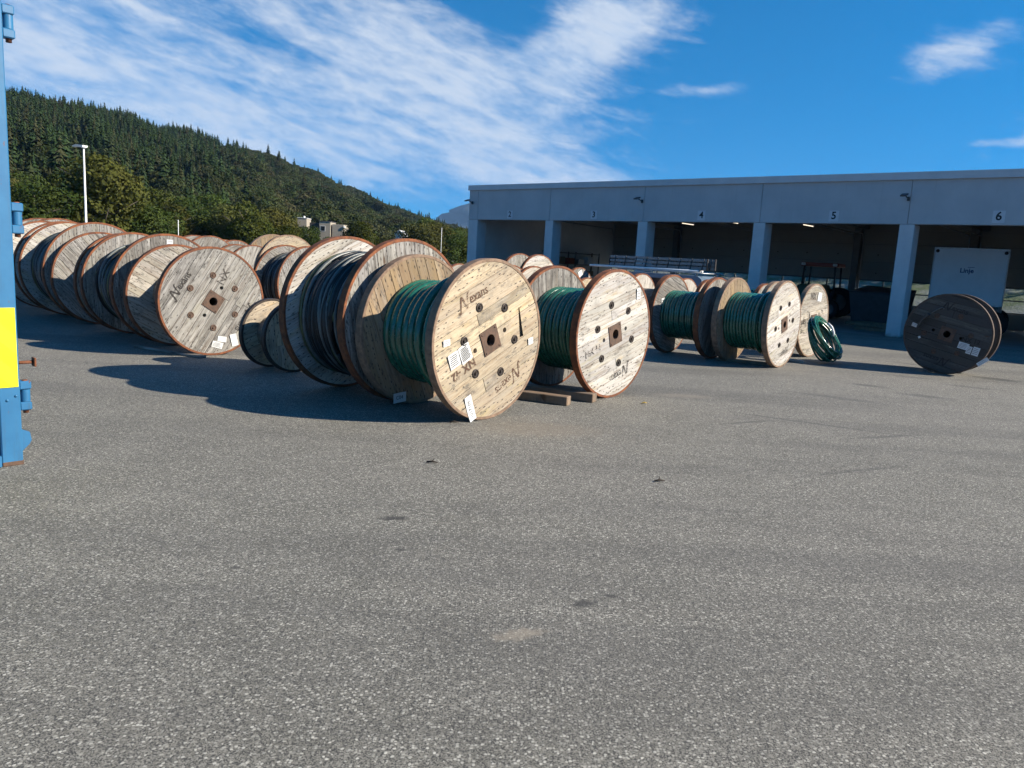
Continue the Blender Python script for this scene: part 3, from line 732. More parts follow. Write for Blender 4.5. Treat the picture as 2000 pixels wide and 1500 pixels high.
    paper('A1', .71, -.04, .09, .08, 14, lines=2); paper('A1', -.28, -.74, .30, .11, 112, text='10171096', label='long white number tag hanging over the rim')
    paper('A1', -.30, -.80, .20, .12, 4, left=True, text='C04')
    paper('A2', -.42, .02, .13, .13, 10, lines=3)
    paper('B1', .14, -.61, .15, .09, -8, lines=0); paper('B1', .06, -.70, .18, .10, -16, lines=4); paper('B1', .345, -.63, .11, .20, 14)
    paper('B2', .02, .80, .11, .11, 0, lines=2); paper('B3', -.50, .0, .13, .17, 20, left=True)
    paper('C1', .49, .55, .09, .15, 8, lines=3); paper('D2', -.42, .22, .13, .24, 12, left=True, lines=5)
    paper('E', .18, .53, .2, .2, -4); paper('R8', .0, .62, .22, .2, 30)
    paper('F', -.61, .13, .10, .075, -18, lines=2); paper('F', .32, -.20, .19, .13, -12, lines=4); paper('F', .425, -.27, .09, .15, -12, lines=4); paper('F', .545, -.285, .12, .17, -12, lines=4)
    paper('F', -.49, -.11, .045, .045, 20); paper('F', .69, -.47, .22, .075, 42, lines=2)
    # the curved cable slots through the boards
    def slot(key, pts, w0, w1):
        root, fr, al, *_ = REELS[key]; ca, sa = math.cos(-al), math.sin(-al)
        P = smooth_path([(x * ca - y * sa, x * sa + y * ca, 0) for x, y in pts], 4); T = np.gradient(np.array(P), axis=0); T /= np.linalg.norm(T, axis=1)[:, None]
        L, Rr = [], []
        for i, (p, t) in enumerate(zip(P, T)):
            w = w0 + (w1 - w0) * i / (len(P) - 1); L.append((p[0] - t[1] * w, p[1] + t[0] * w)); Rr.append((p[0] + t[1] * w, p[1] - t[0] * w))
        poly = Rr + L[::-1]; x0 = min(q[0] for q in poly) - .02; x1 = max(q[0] for q in poly) + .02; y0 = min(q[1] for q in poly) - .02; y1 = max(q[1] for q in poly) + .02
        hit = [o for o in fr.children if o.name.startswith('plank') and any(True for _ in [0]) and min(v.co.y for v in o.data.vertices) < y1 and max(v.co.y for v in o.data.vertices) > y0 and min(v.co.x for v in o.data.vertices) < x1 and max(v.co.x for v in o.data.vertices) > x0]
        cut(hit, MB().prism(poly, -.0, .2))
    bpy.context.view_layer.update()
    slot('A1', [(.47, .36), (.505, .20), (.55, .02)], .008, .032)
    slot('F', [(-.36, .37), (-.46, .25), (-.53, .07)], .028, .006)
    mb = MB(); mb.tube([(-.36, .37, 0), (-.24, .47, .004), (-.15, .525, .004), (-.11, .50, 0)], .010, 6)
    root, fr, al, *_ = REELS['F']; mb.build('wire_end', 'cable_grey', fr, on_face(fr, al, 0, 0, 0, .053))

def sight(x, y):
    """direction of the sight line through a photo point, unit length on the ground"""
    d = fw + rt2 * ((x - 1000) / 1500.0) - up2 * ((y - 750) / 1500.0); k = math.hypot(d.x, d.y); return d / k

# ------------------------------------------------------------------ setting
UX, UY = .75, -.6615                     # along the garage front, to the right
BLD_P, BLD_R = (11.977, 24.998), math.atan2(UY, UX)
def bw(x, y, z=0):
    c, s_ = math.cos(BLD_R), math.sin(BLD_R); return (BLD_P[0] + x * c - y * s_, BLD_P[1] + x * s_ + y * c, z)

SKY_T = [(-75, 6.5), (-60, 7.6), (-45, 8.3), (-33, 8.35), (-31, 8.4), (-29, 8.25), (-27.9, 8.15), (-26.5, 7.82), (-25, 7.6), (-23.5, 7.36), (-22, 7.15), (-19.4, 6.76), (-16.7, 6.06), (-13.9, 5.12), (-11.8, 4.37), (-9.6, 3.56), (-7, 2.8), (-4, 2.1), (0, 1.7), (20, 1.8), (50, 2.2), (80, 1.5)]
def ridge(phi):
    el = float(np.interp(phi, *zip(*SKY_T))); dr = float(np.interp(phi, (-75, -34, -20, -10, -4, 80), (330, 330, 420, 600, 760, 420)))
    d0 = float(np.interp(phi, (-75, -34, -4, 10, 80), (72, 72, 120, 120, 75))); th = float(np.interp(phi, (-34, -22, -17, -4), (8.5, 7.5, 5, 5.5)))
    return d0, dr, max(2.0, EYE + dr * math.tan(rad(el)) - th)
def terrain_z(phi, d):
    d0, dr, zr = ridge(phi)
    if d <= d0: return -.05
    s_ = (d - d0) / (dr - d0)
    z = zr * (s_ ** 1.3 if s_ < 1 else 1 - .35 * (s_ - 1))
    return z + (1.6 * math.sin(d * .045 + phi) + 1.2 * math.sin(phi * 1.9 + d * .021)) * min(1, max(0, s_ * 3)) * (1 - min(1, max(0, s_ - .75) * 4) * .6)

def build_setting():
    g = MB(); g.add([(-70, -60, 0), (75, -60, 0), (75, 66, 0), (-70, 66, 0)], [(0, 1, 2, 3)])
    structure(g.build('asphalt_ground', 'asphalt'), 'grey asphalt yard with pale stone chips and dark stains', 'ground')
    t = MB(); phis = np.arange(-180, 181, 2.0); phis = np.unique(np.concatenate([phis, np.arange(-76, 12, .75)])); ds = np.concatenate([np.linspace(3, 60, 6), np.linspace(66, 200, 22), np.linspace(210, 1000, 46), [1500, 3000, 5100]])
    V = []
    for ph in phis:
        for d in ds:
            inside = -76 <= ph <= 81
            w = 1.0 if -75 <= ph <= 80 else max(0.0, 1 - (abs(ph + 75) if ph < 0 else ph - 80) / 25)
            z = terrain_z(min(80, max(-75, ph)), d) * w - .12 * (1 if d < 100 else 0)
            if d > 1000: z = -.1
            V.append((d * math.sin(rad(ph)), d * math.cos(rad(ph)), z - .03))
    n = len(ds); t.add(V, [(i * n + j, (i + 1) * n + j, (i + 1) * n + j + 1, i * n + j + 1) for i in range(len(phis) - 1) for j in range(n - 1)], True)
    structure(t.build('hill_terrain', 'far_ground'), 'wooded hillside rising on the left behind the yard', 'hill')
    b_ = MB(); nx, ny = 40, 8; V = []
    for i in range(nx):
        for j in range(ny):
            v = j / (ny - 1); X, Y, _ = bw(-30 + 60 * i / (nx - 1), 23 + 9 * v); V.append((X, Y, .0 + 3.2 * v ** .8 + .15 * math.sin(i * 1.9 + j) * v))
    b_.add(V, [(i * ny + j, (i + 1) * ny + j, (i + 1) * ny + j + 1, i * ny + j + 1) for i in range(nx - 1) for j in range(ny - 1)], True)
    structure(b_.build('gravel_bank', 'gravel_bank'), 'pale gravel bank with grass seen through the rear windows', 'bank')
    # far mountain
    m = MB(); nx, ny = 60, 14; V = []
    for i in range(nx):
        u_ = i / (nx - 1); x = -900 + 2600 * u_
        hgt = 330 * math.exp(-((u_ - .30) / .165) ** 2) + 120 * math.exp(-((u_ - .85) / .2) ** 2)
        for j in range(ny):
            v = j / (ny - 1); zz = hgt * (1 - abs(v - .5) * 2) ** .8 if True else 0
            V.append((x + 60 * math.sin(j * 1.7 + i), 4200 + 900 * (v - .5) + 40 * math.sin(i * 1.3 + j), zz + 12 * math.sin(i * 2.1 + j * 1.3) * (1 - abs(v - .5) * 2)))
    m.add(V, [(i * ny + j, (i + 1) * ny + j, (i + 1) * ny + j + 1, i * ny + j + 1) for i in range(nx - 1) for j in range(ny - 1)], True)
    structure(m.build('far_mountain', 'far_rock'), 'distant blue mountain beside the garage corner', 'mountain')

# ------------------------------------------------------------------ vegetation
def crown_mesh(name, mat, h, w, n, leaf, seed, lobes=7):
    r = np.random.default_rng(seed); C = []
    for k in range(lobes):
        a = r.uniform(0, 6.28); q = r.uniform(.15, .62) * w / 2; C.append((q * math.cos(a), q * math.sin(a), h * r.uniform(.38, .82), w * r.uniform(.22, .36), h * r.uniform(.15, .24)))
    C.append((0, 0, h * .82, w * .24, h * .18)); C.append((0, 0, h * .5, w * .36, h * .28)); C.append((0, 0, h * .25, w * .33, h * .2))
    C = np.array(C); idx = r.integers(0, len(C), n); d = r.normal(size=(n, 3)); d /= np.linalg.norm(d, axis=1)[:, None]
    q = r.uniform(.55, 1.08, n) ** .5; c = C[idx]
    P = c[:, :3] + d * q[:, None] * np.stack([c[:, 3], c[:, 3], c[:, 4]], 1)
    P[:, 2] = np.maximum(P[:, 2], .15)
    nrm = d + r.normal(size=(n, 3)) * .55; nrm /= np.linalg.norm(nrm, axis=1)[:, None]
    t = np.cross(nrm, r.normal(size=(n, 3))); t /= np.linalg.norm(t, axis=1)[:, None]; b = np.cross(nrm, t)
    s_ = leaf * r.uniform(.5, 1.2, n)[:, None]
    V = np.concatenate([P - t * s_, P - b * s_ * .55, P + t * s_, P + b * s_ * .55], 1).reshape(-1, 3)
    m = bpy.data.meshes.new(name); m.from_pydata(V.tolist(), [], np.arange(4 * n).reshape(n, 4).tolist()); m.materials.append(MATS[mat]); return m
def trunk_mesh(h, w, seed):
    r = random.Random(seed); mb = MB()
    mb.tube([(0, 0, -.3), (.05, 0, h * .2), (r.uniform(-.1, .1), .08, h * .5), (0, 0, h * .85)], [h * .022, h * .018, h * .011, .02], 7)
    for k in range(6):
        a = k * 1.1 + r.uniform(0, .5); z = h * (.22 + .09 * k); l = w * .33
        mb.tube([(0, 0, z), (l * .5 * math.cos(a), l * .5 * math.sin(a), z + h * .07), (l * math.cos(a), l * math.sin(a), z + h * .17)], [h * .010, h * .006, .012], 5)
    return mb.mesh('trunk', 'bark')
def spruce_mesh(seed, h=12.0, w=4.2, mat='needle'):
    r = np.random.default_rng(seed); V = []; Fc = []
    nz = 15
    for i in range(nz):
        z = h * (.06 + .92 * i / nz); rad_ = w / 2 * (1 - i / nz) ** .85 + .12
        k = max(5, int(11 * (1 - i / nz)) + 4)
        for j in range(k):
            a = 2 * math.pi * (j + r.uniform(-.3, .3)) / k; L = rad_ * r.uniform(.7, 1.15); dr = L * r.uniform(.25, .5); wd = L * r.uniform(.25, .4) + .1
            ca, sa = math.cos(a), math.sin(a); z0 = z + r.uniform(-.2, .3)
            o = len(V); V += [(0, 0, z0 + .35), (ca * L * .6 - sa * wd, sa * L * .6 + ca * wd, z0 - dr * .5), (ca * L, sa * L, z0 - dr), (ca * L * .6 + sa * wd, sa * L * .6 - ca * wd, z0 - dr * .5)]
            Fc += [(o, o + 1, o + 2), (o, o + 2, o + 3)]
    o = len(V); V += [(.14, 0, h * .94), (-.07, .12, h * .94), (-.07, -.12, h * .94), (0, 0, h * 1.03)]; Fc += [(o, o + 1, o + 3), (o + 1, o + 2, o + 3), (o + 2, o, o + 3)]
    m = bpy.data.meshes.new('spruce'); m.from_pydata(V, [], Fc); m.materials.append(MATS[mat]); return m

def scatter(name, pts, protos, label):
    """one object: meshes set on points by geometry nodes"""
    P = np.array([p[:3] for p in pts]); m = bpy.data.meshes.new(name); m.from_pydata(P.tolist(), [], [])
    for an, ty, vals in (('size', 'FLOAT', [p[3] for p in pts]), ('turn', 'FLOAT', rng.uniform(0, 6.28, len(pts)).tolist()), ('pick', 'INT', [int(p[4]) for p in pts])):
        at = m.attributes.new(an, ty, 'POINT'); at.data.foreach_set('value', vals)
    o = link(name, m); o['kind'] = 'stuff'; o['label'] = label; o['category'] = 'forest'
    ng = bpy.data.node_groups.new(name, 'GeometryNodeTree'); ng.interface.new_socket('Geometry', in_out='INPUT', socket_type='NodeSocketGeometry'); ng.interface.new_socket('Geometry', in_out='OUTPUT', socket_type='NodeSocketGeometry')
    N, L = ng.nodes, ng.links; gi, go = N.new('NodeGroupInput'), N.new('NodeGroupOutput'); ins = N.new('GeometryNodeInstanceOnPoints'); g2i = N.new('GeometryNodeGeometryToInstance')
    for pm in reversed(protos):
        ob = bpy.data.objects.new(name + '_tree', pm); oi = N.new('GeometryNodeObjectInfo'); oi.inputs[0].default_value = ob; oi.inputs['As Instance'].default_value = True
        L.new(oi.outputs['Geometry'], g2i.inputs[0])
    def attr(n, ty):
        a = N.new('GeometryNodeInputNamedAttribute'); a.data_type = ty; a.inputs[0].default_value = n; return a.outputs[0]
    L.new(gi.outputs[0], ins.inputs['Points']); L.new(g2i.outputs[0], ins.inputs['Instance']); ins.inputs['Pick Instance'].default_value = True
    L.new(attr('pick', 'INT'), ins.inputs['Instance Index']); L.new(attr('size', 'FLOAT'), ins.inputs['Scale'])
    cx = N.new('ShaderNodeCombineXYZ'); L.new(attr('turn', 'FLOAT'), cx.inputs[2]); L.new(cx.outputs[0], ins.inputs['Rotation'])
    L.new(ins.outputs[0], go.inputs[0]); md = o.modifiers.new('scatter', 'NODES'); md.node_group = ng
    m.materials.append(protos[0].materials[0]); return o

def build_forest():
    sp = [spruce_mesh(k, 7.4 + .8 * k, 4.3 + .5 * k) for k in range(3)]
    bl = [crown_mesh('hill_tree', 'leaf_hill', 5.0, 5.0, 1100, .33, 40 + k, 6) for k in range(4)]
    S1, S2 = [], []
    N = 44000
    for _ in range(N):
        ph = random.uniform(-42, 6); d0, dr, zr = ridge(ph); s_ = random.uniform(.02, 1.08) ** .8; d = d0 + 8 + (dr - d0) * s_
        # spacing opens with distance along the ridge end
        if random.random() > min(1, (d / 420)) * .9 + .1: continue
        con = np.interp(ph, (-42, -23.5, -21, -18, -5, 6), (.85, .72, .10, .012, .012, .1)) * np.interp(s_, (0, .12, .35, 1), (.03, .15, .85, 1))
        x, y, z = d * math.sin(rad(ph)), d * math.cos(rad(ph)), terrain_z(ph, d)
        gap = math.sin(x * .07 + 1.3 * math.sin(y * .05)) + math.sin(y * .06 + x * .03)
        if ph > -20 and gap > 1.25 and s_ > .45: continue
        low = .34 if (-16.6 < ph < -11.6 and d < 165) or (-10.2 < ph < -7.4 and d < 200) else 1.0        # young growth below the houses
        if random.random() < con and low == 1: S1.append((x, y, z - .5, random.uniform(.62, 1.15), random.randrange(3)))
        else: S2.append((x, y, z - .5 * low, random.uniform(.55, 1.2) * (1.0 if s_ < .7 else .8) * low, random.randrange(4)))
    for k in range(14):                               # the little row of spruces standing clear on the ridge end
        ph = -7.4 + k * .14; d = 640 + random.uniform(-15, 15); S1.append((d * math.sin(rad(ph)), d * math.cos(rad(ph)), terrain_z(ph, d) - .5, random.uniform(.7, 1.25), k % 3))
    for k in range(260):                              # wood behind the garage
        ph = random.uniform(8, 60); d = random.uniform(82, 150); S2.append((d * math.sin(rad(ph)), d * math.cos(rad(ph)), -.3, random.uniform(.7, 1.3), k % 4))
    scatter('spruce_forest', S1, sp, 'dark spruce forest covering the upper hillside')
    scatter('hillside_woodland', S2, bl, 'mixed green and brown broadleaf woodland on the slope')

def build_trees():
    H_, W_ = 8.0, 8.0
    kinds = [('leaf_broad', 0), ('leaf_olive', 1), ('leaf_broad', 2), ('leaf_olive', 3), ('leaf_broad', 4)]
    crowns = [crown_mesh('crown', mt, H_, W_ * (.72 if k % 2 else .85), 8000, .19, 70 + k, 10) for mt, k in kinds]; trunks = [trunk_mesh(H_, W_, 90 + k) for k in range(5)]
    def tree(x, y, h, w, k, label, group=None, name='broadleaf_tree'):
        t = thing(name, label, 'tree', (x, y, -.05 if math.hypot(x, y) < 75 else terrain_z(math.degrees(math.atan2(x, y)), math.hypot(x, y)) - .1), random.uniform(0, 6.28), group)
        M = Matrix.Diagonal((w / W_, w / W_, h / H_, 1)); link('crown', crowns[k], t, M); link('trunk', trunks[k], t, M)
    def at(px, d, h, w, k, label, group=None, name='broadleaf_tree'):
        s_ = sight(px, 450); tree(s_.x * d, s_.y * d, h, w, k, label, group, name)
    at(200, 74, 8.6, 9.6, 1, 'large rounded yellow-green tree directly behind the lamp post')
    at(70, 72, 5.6, 8.0, 0, 'dark grey-green bushy tree beside the blue container, left of the lamp post')
    at(480, 78, 6.0, 6.5, 3, 'olive birch thicket tree behind the rows of grey reels, pale stem showing')
    lab = 'green and olive broadleaf tree in the thicket along the foot of the hill'
    for k in range(46):
        px = -40 + k * 21 + random.uniform(-12, 12); d = random.uniform(74, 104) + max(0, px - 450) * .07
        hh = (np.interp(px, (0, 250, 450, 600, 750, 900), (5.4, 5.6, 5.6, 4.6, 4.4, 4.6))) * random.uniform(.8, 1.2) * d / 88
        if 570 < px < 690 or 745 < px < 815: hh *= .68
        at(px, d, hh, hh * random.uniform(1.0, 1.35), random.randrange(5), lab, 'thicket trees along the foot of the hill')
    for k in range(6):                                 # seen through the rear windows of the garage
        x, y, _ = bw(-14 + 5 * k, 34 + random.uniform(-3, 3)); tree(x, y, 6.5, 8, k % 5, f"leafy tree behind the garage, {('first', 'second', 'third', 'fourth', 'fifth', 'sixth')[k]} from the left through the rear windows", 'trees behind the garage')

# ------------------------------------------------------------------ garage
COLS = [-19.35, -14.55, -9.74, -4.86, .03, 4.90, 9.77, 14.6]
def build_garage():
    root = thing('garage_building', 'long grey open-fronted garage with numbered bays', 'building', (*BLD_P, 0), BLD_R)
    x0, x1, D, zh, zt = -19.35, 15.1, 12.0, 3.58, 4.95
    for i, a in enumerate(COLS):
        w = .60 if i == 0 else .44
        MB().bbox(a, a + w, .004, .62, 0, zh - .004, .012).build('column', 'column_paint', root)
    for i in range(len(COLS) - 1):                      # concrete fascia panels, one per bay
        a, b = COLS[i] + (.0 if i == 0 else .22), COLS[i + 1] + .22
        if i == 0:
            MB().bbox(a, a + .60 - .006, 0, .30, zh, zt, .01).build('fascia_panel', 'facade_paint', root); a += .60
        MB().bbox(a + .006, b - .006, 0, .30, zh, zt, .01).build('fascia_panel', 'facade_paint', root)
    c = MB(); c.bbox(x0 - .05, x1, -.07, .34, 4.955, 5.18, .012); c.bbox(x0 - .05, x1, -.085, .0, 4.94, 4.985, .008); c.build('parapet_cap', 'column_paint', root)
    MB().box(x0 + .01, x1, .31, D + .1, 4.45, 4.75).build('roof_slab', 'ceiling_grey', root)
    MB().box(x0 + .01, x1, .31, D + .1, 4.76, 5.05).build('roof_covering', 'roof_dark', root)
    MB().bbox(x0, x0 + .25, .63, D, 0, 4.44, .01).build('side_wall', 'interior_wall', root)
    MB().bbox(x0, x0 + .25, .63, D, 4.441, 5.05, .01).build('side_fascia', 'facade_paint', root)
    MB().box(x1 - .25, x1, .63, D, 0, 4.44).build('side_wall', 'interior_wall', root)
    f = MB(); f.add([(x0 + .2, .0, .006), (x1, .0, .006), (x1, D, .006), (x0 + .2, D, .006)], [(0, 1, 2, 3)]); f.build('garage_floor', 'floor_concrete', root)
    # rear: posts and sectional doors with two rows of panes
    posts = [.17 - .15 + 4.86 * k for k in range(-4, 4)]; posts = [-(p) for p in posts][::-1]
    posts = sorted(-(.17 + 4.86 * k) for k in range(-3, 5)); posts = [p for p in posts if x0 + .3 < p < x1 - .3]
    edges = [x0 + .25] + posts + [x1 - .25]
    for p in posts: MB().bbox(p - .16, p + .16, D - .35, D + .05, 0, 4.44, .01).build('rear_post', 'steel_frame', root)
    MB().box(x0 + .25, x1 - .25, D - .05, D + .1, 4.05, 4.44).build('rear_header', 'door_panel_grey', root)
    panes = [(.72, 1.20), (1.25, 1.73)]
    for i, (a, b) in enumerate(zip(edges, edges[1:])):
        a += .17 if i else .0; b -= .17 if i < len(edges) - 2 else .0
        dr = MB().bbox(a, b, D - .02, D + .03, .007, .66, .006).build('rear_door', 'door_panel_grey', root)
        for z0, z1 in ((1.79, 2.60), (2.61, 3.43), (3.44, 4.04)):
            MB().bbox(a, b, D - .02, D + .03, z0, z1, .008).build('door_panel', 'door_panel_grey', dr)
        MB().box(a, b, D + .032, D + .045, 1.74, 4.049).build('light_leak_sheet', 'dark_machine', dr)  # added dark sheet, blocks daylight leaking through the panel gaps
        fr = MB(); nb = 4; w = (b - a) / nb
        for k in range(nb + 1): fr.box(a + k * w - (.0 if k == 0 else .035), a + k * w + (.0 if k == nb else .035), D - .018, D + .028, .665, 1.785)
        for z0, z1 in ((.664, .72), (1.20, 1.25), (1.73, 1.786)): fr.box(a, b, D - .021, D + .031, z0, z1)
        fr.build('window_frame', 'steel_frame', dr)
        for k in range(nb):
            for z0, z1 in panes: MB().box(a + k * w + .036, a + (k + 1) * w - .036, D - .002, D + .006, z0 + .001, z1 - .001).build('pane', 'window_glass', dr)
        for k in range(3):
            for z in (2.1, 2.95): MB().lathe([(.035, 0), (.03, -.03), (.001, -.034)], 8, axis='z').build('door_fitting', 'dark_bolt', dr, Matrix.Translation((a + (k + .5) * (b - a) / 3, D - .021, z)) @ Matrix.Rotation(rad(-90), 4, 'X'))
        tr = MB(); tr.tube([(a + .05, D - .1, .1), (a + .05, D - .1, 3.5), (a + .05, D - .35, 3.9), (a + .05, 6.5, 4.0)], .03, 6); tr.tube([(b - .05, D - .1, .1), (b - .05, D - .1, 3.5), (b - .05, D - .35, 3.9), (b - .05, 6.5, 4.0)], .03, 6); tr.build('door_track', 'galvanised', dr)
    for k, p in enumerate(COLS[1:]):                    # roof beams
        MB().bbox(p + .1, p + .35, .7, D - .36, 4.10, 4.449, .01).build('roof_beam', 'steel_frame', root)
    for k in (3.6, 7.6): MB().box(x0 + .26, x1 - .26, k, k + .18, 4.25, 4.448).build('purlin', 'steel_frame', root)
    # bay numbers
    for n, x in zip('23456', (-16.67, -11.93, -6.95, -2.05, 2.72)):
        s_ = MB().bbox(x - .16, x + .16, -.014, -.002, 3.64, 4.00, .003).build('number_plate', 'white_paint' if False else 'facade_paint', root)
        s_.data.materials[0] = MATS['number_plate_grey']
        link('number', text_mesh(n, .34, 'ink', .008), s_, Matrix.Translation((x, -.017, 3.83)) @ Matrix.Rotation(rad(90), 4, 'X'))
    # floodlights on the fascia
    for x in (-19.1, -9.6, .2):
        l = MB().bbox(-.05, .05, -.10, .0, -.09, .09, .01); l.tube([(0, -.05, 0), (-.05, -.35, .10)], .025, 6); L = l.build('wall_floodlight', 'dark_machine', root, Matrix.Translation((x, -.002, 4.36)) @ Matrix.Scale(.72, 4))
        M = Matrix.Translation((-.08, -.45, .13)) @ Matrix.Rotation(rad(18), 4, 'X')
        MB().bbox(-.13, .13, -.17, .17, -.035, .035, .02).build('lamp_head', 'dark_machine', L, M)
    # lit tubes
    for x, y in ((-17.6, 5.0), (-15.2, 4.3), (-13.9, 7.0), (-8.9, 6.5), (-6.0, 8.0), (-3.6, 6.0), (-1.6, 6.8), (1.4, 5.2), (2.6, 7.2), (6.5, 6), (-12.2, 4.0), (-12.0, 8.0)):
        fx = MB().bbox(-.6, .6, -.06, .06, 0, .06, .01).build('ceiling_light', 'lamp_white', root, Matrix.Translation((x, y, 4.03)) @ Matrix.Rotation(rad(90), 4, 'Z'))
        tb = MB(); tb.tube([(-.56, 0, -.02), (.56, 0, -.02)], .018, 8); tb.build('light_tube', 'tube_lit', fx)
        h = MB(); h.tube([(-.4, 0, .06), (-.4, 0, .42)], .006, 4); h.tube([(.4, 0, .06), (.4, 0, .42)], .006, 4); h.build('hanger', 'galvanised', fx)
    return root

def at_b(name, label, cat, x, y, rz=0, z=0, group=None): return thing(name, label, cat, bw(x, y, z), BLD_R + rz, group)

def wheel(parent, x, y, r, w=.22):
    o = MB().lathe([(r * .55, -w / 2), (r * .93, -w / 2), (r, -w * .35), (r, w * .35), (r * .93, w / 2), (r * .55, w / 2)], 24).build('wheel', 'dark_rubber', parent, Matrix.Translation((x, y, r)) @ Matrix.Rotation(rad(90), 4, 'X'))
    MB().lathe([(.001, w * .30), (r * .2, w * .30), (r * .5, w * .12), (r * .56, w * .45)], 16).lathe([(.001, -w * .30), (r * .2, -w * .30), (r * .5, -w * .12), (r * .56, -w * .45)], 16).build('rim', 'steel_frame', o)

def build_garage_contents():
    # box lorry in bay six, rear towards us
    t = at_b('box_lorry', 'white box lorry with blue Linje lettering parked in bay six', 'lorry', 1.34, 4.0, rad(9))
    bx = MB().bbox(-1.12, 1.12, 0, 5.2, 1.12, 3.04, .03).build('cargo_box', 'truck_white', t)
    fr = MB(); fr.bbox(-1.135, -1.10, -.02, .04, 1.10, 3.06, .006); fr.bbox(1.10, 1.135, -.02, .04, 1.10, 3.06, .006); fr.bbox(-1.09, 1.09, -.02, .04, 3.0, 3.06, .006); fr.bbox(-1.09, 1.09, -.02, .04, 1.10, 1.16, .006); fr.build('box_frame', 'galvanised', bx)
    link('lettering', text_mesh('Linje', .22, 'linje_blue', .006), bx, Matrix.Translation((-.06, -.004, 2.28)) @ Matrix.Rotation(rad(90), 4, 'X'))
    MB().box(-.05, .16, -.006, -.002, 2.395, 2.41).build('logo_stroke', 'linje_blue', bx)
    for x in (-1.03, 1.03): MB().lathe([(.06, 0), (.055, -.02), (.001, -.024)], 12).build('marker_lamp', 'dark_bolt', bx, Matrix.Translation((x, -.002, 2.93)) @ Matrix.Rotation(rad(-90), 4, 'X'))
    MB().box(-.45, -.3, .3, 6.8, .75, 1.1).box(.3, .45, .3, 6.8, .75, 1.1).build('chassis', 'dark_machine', t)
    MB().bbox(-1.05, 1.05, .05, .17, .55, .68, .02).build('rear_bumper', 'dark_machine', t)
    MB().bbox(-1.1, 1.1, 5.4, 7.3, .5, 2.6, .12).build('cab', 'truck_white', t)
    for x in (-.95, .95):
        for y in (1.3, 6.2): wheel(t, x, y, .45)
    for x in (-.85, .85): MB().bbox(x - .12, x + .12, -.01, .04, .57, .66, .01).build('rear_lamp', 'red_paint', t)
    # flatbed load at the right of bay six
    t = at_b('flatbed_trailer', 'green-sided flatbed trailer right of the box lorry', 'trailer', 5.65, 3.2)
    MB().bbox(-.95, .95, 0, 4.6, .95, 1.12, .02).build('bed', 'green_paint', t)
    s_ = MB()
    for k in range(9): s_.bbox(-.93 + k * .21, -.93 + k * .21 + .19, .0, .04, 1.13, 1.95, .01)
    s_.build('tailboard', 'door_panel_grey', t); MB().box(-.4, .4, .3, 4.5, .7, .94).build('chassis', 'dark_machine', t)
    for x in (-.8, .8):
        for y in (1.2, 2.1): wheel(t, x, y, .38)
    # skip at the column
    t = at_b('waste_skip', 'dark blue-grey waste skip behind the column of bays five and six', 'skip', -1.95, 6.0)
    MB().add([(-.85, -.7, .12), (.85, -.7, .12), (.85, .7, .12), (-.85, .7, .12), (-1.0, -.85, 1.25), (1.0, -.85, 1.25), (1.0, .85, 1.45), (-1.0, .85, 1.45)], [(0, 3, 2, 1), (0, 1, 5, 4), (1, 2, 6, 5), (2, 3, 7, 6), (3, 0, 4, 7)]).build('body', 'dark_machine', t)
    MB().add([(-1.02, -.88, 1.26), (1.02, -.88, 1.26), (1.02, .88, 1.47), (-1.02, .88, 1.47), (-1.0, -.86, 1.31), (1.0, -.86, 1.31), (.6, .2, 1.5), (-.7, .5, 1.56)], [(0, 1, 2, 3), (0, 1, 5, 4), (1, 2, 6, 5), (2, 3, 7, 6), (3, 0, 4, 7), (4, 5, 6, 7)]).build('lid', 'dark_machine', t)
    for x in (-.7, .7):
        for y in (-.55, .55): wheel(t, x, y, .10, .06)
    # tractor-like machine in bay five
    t = at_b('yard_tractor', 'dark tractor with reddish roof standing deep inside bay five', 'tractor', -5.6, 9.0, rad(8))
    MB().bbox(-.55, .55, -1.7, -.2, .75, 1.45, .08).build('bonnet', 'green_paint', t)
    cb = MB()
    for x in (-.72, .72):
        for y in (-.2, 1.1): cb.tube([(x, y, .9), (x * .92, y, 2.25)], .045, 6)
    cb.bbox(-.72, .72, -.2, 1.1, .7, 1.15, .04); cb.build('cab', 'dark_machine', t)
    MB().bbox(-.82, .82, -.35, 1.2, 2.25, 2.42, .06).build('roof', 'red_paint', t)
    MB().box(-.66, .66, -.175, -.165, 1.16, 2.22).build('windscreen', 'window_glass', t)
    for x in (-.68, .68): MB().bbox(x - .09, x + .09, -.45, -.34, 2.28, 2.4, .02).build('work_lamp', 'lamp_white', t)
    for x in (-.8, .8): wheel(t, x, -1.3, .42, .3); wheel(t, x, .6, .68, .4)
    # pallets and stacked goods
    for k, (x, y, n, lab) in enumerate(((-1.0, 2.4, 2, 'low stack of wooden pallets on the floor left of the bay five column'), (-2.3, 5.2, 1, 'single wooden pallet further inside bay five'))):
        t = at_b('wooden_pallet', lab, 'pallet', x, y, rad(10 * k))
        for q in range(n):
            for i in range(5): MB().bbox(-.6, .6, -.4 + i * .17, -.4 + i * .17 + .12, .122 + q * .15, .144 + q * .15, .004).build('slat', 'beam_wood', t)
            b = MB()
            for i in (-.38, 0, .30): b.bbox(-.6, .6, i, i + .09, .0 + q * .15 + .007, .120 + q * .15, .006)
            b.build('bearer', 'beam_wood', t)
    # shelving on the side wall of bay three
    t = at_b('tool_shelf', 'grey workshop shelf with boxes along the wall inside bay three', 'shelf', -18.7, 7.5)
    for y in (-2.2, 0, 2.2):
        for x in (-.25, .25): MB().bbox(x - .03, x + .03, y - .03, y + .03, .007, 2.4, .004).build('upright', 'steel_frame', t)
    for z in (.5, 1.1, 1.7, 2.3): MB().bbox(-.28, .28, -2.25, 2.25, z, z + .04, .004).build('shelf_board', 'steel_frame', t)
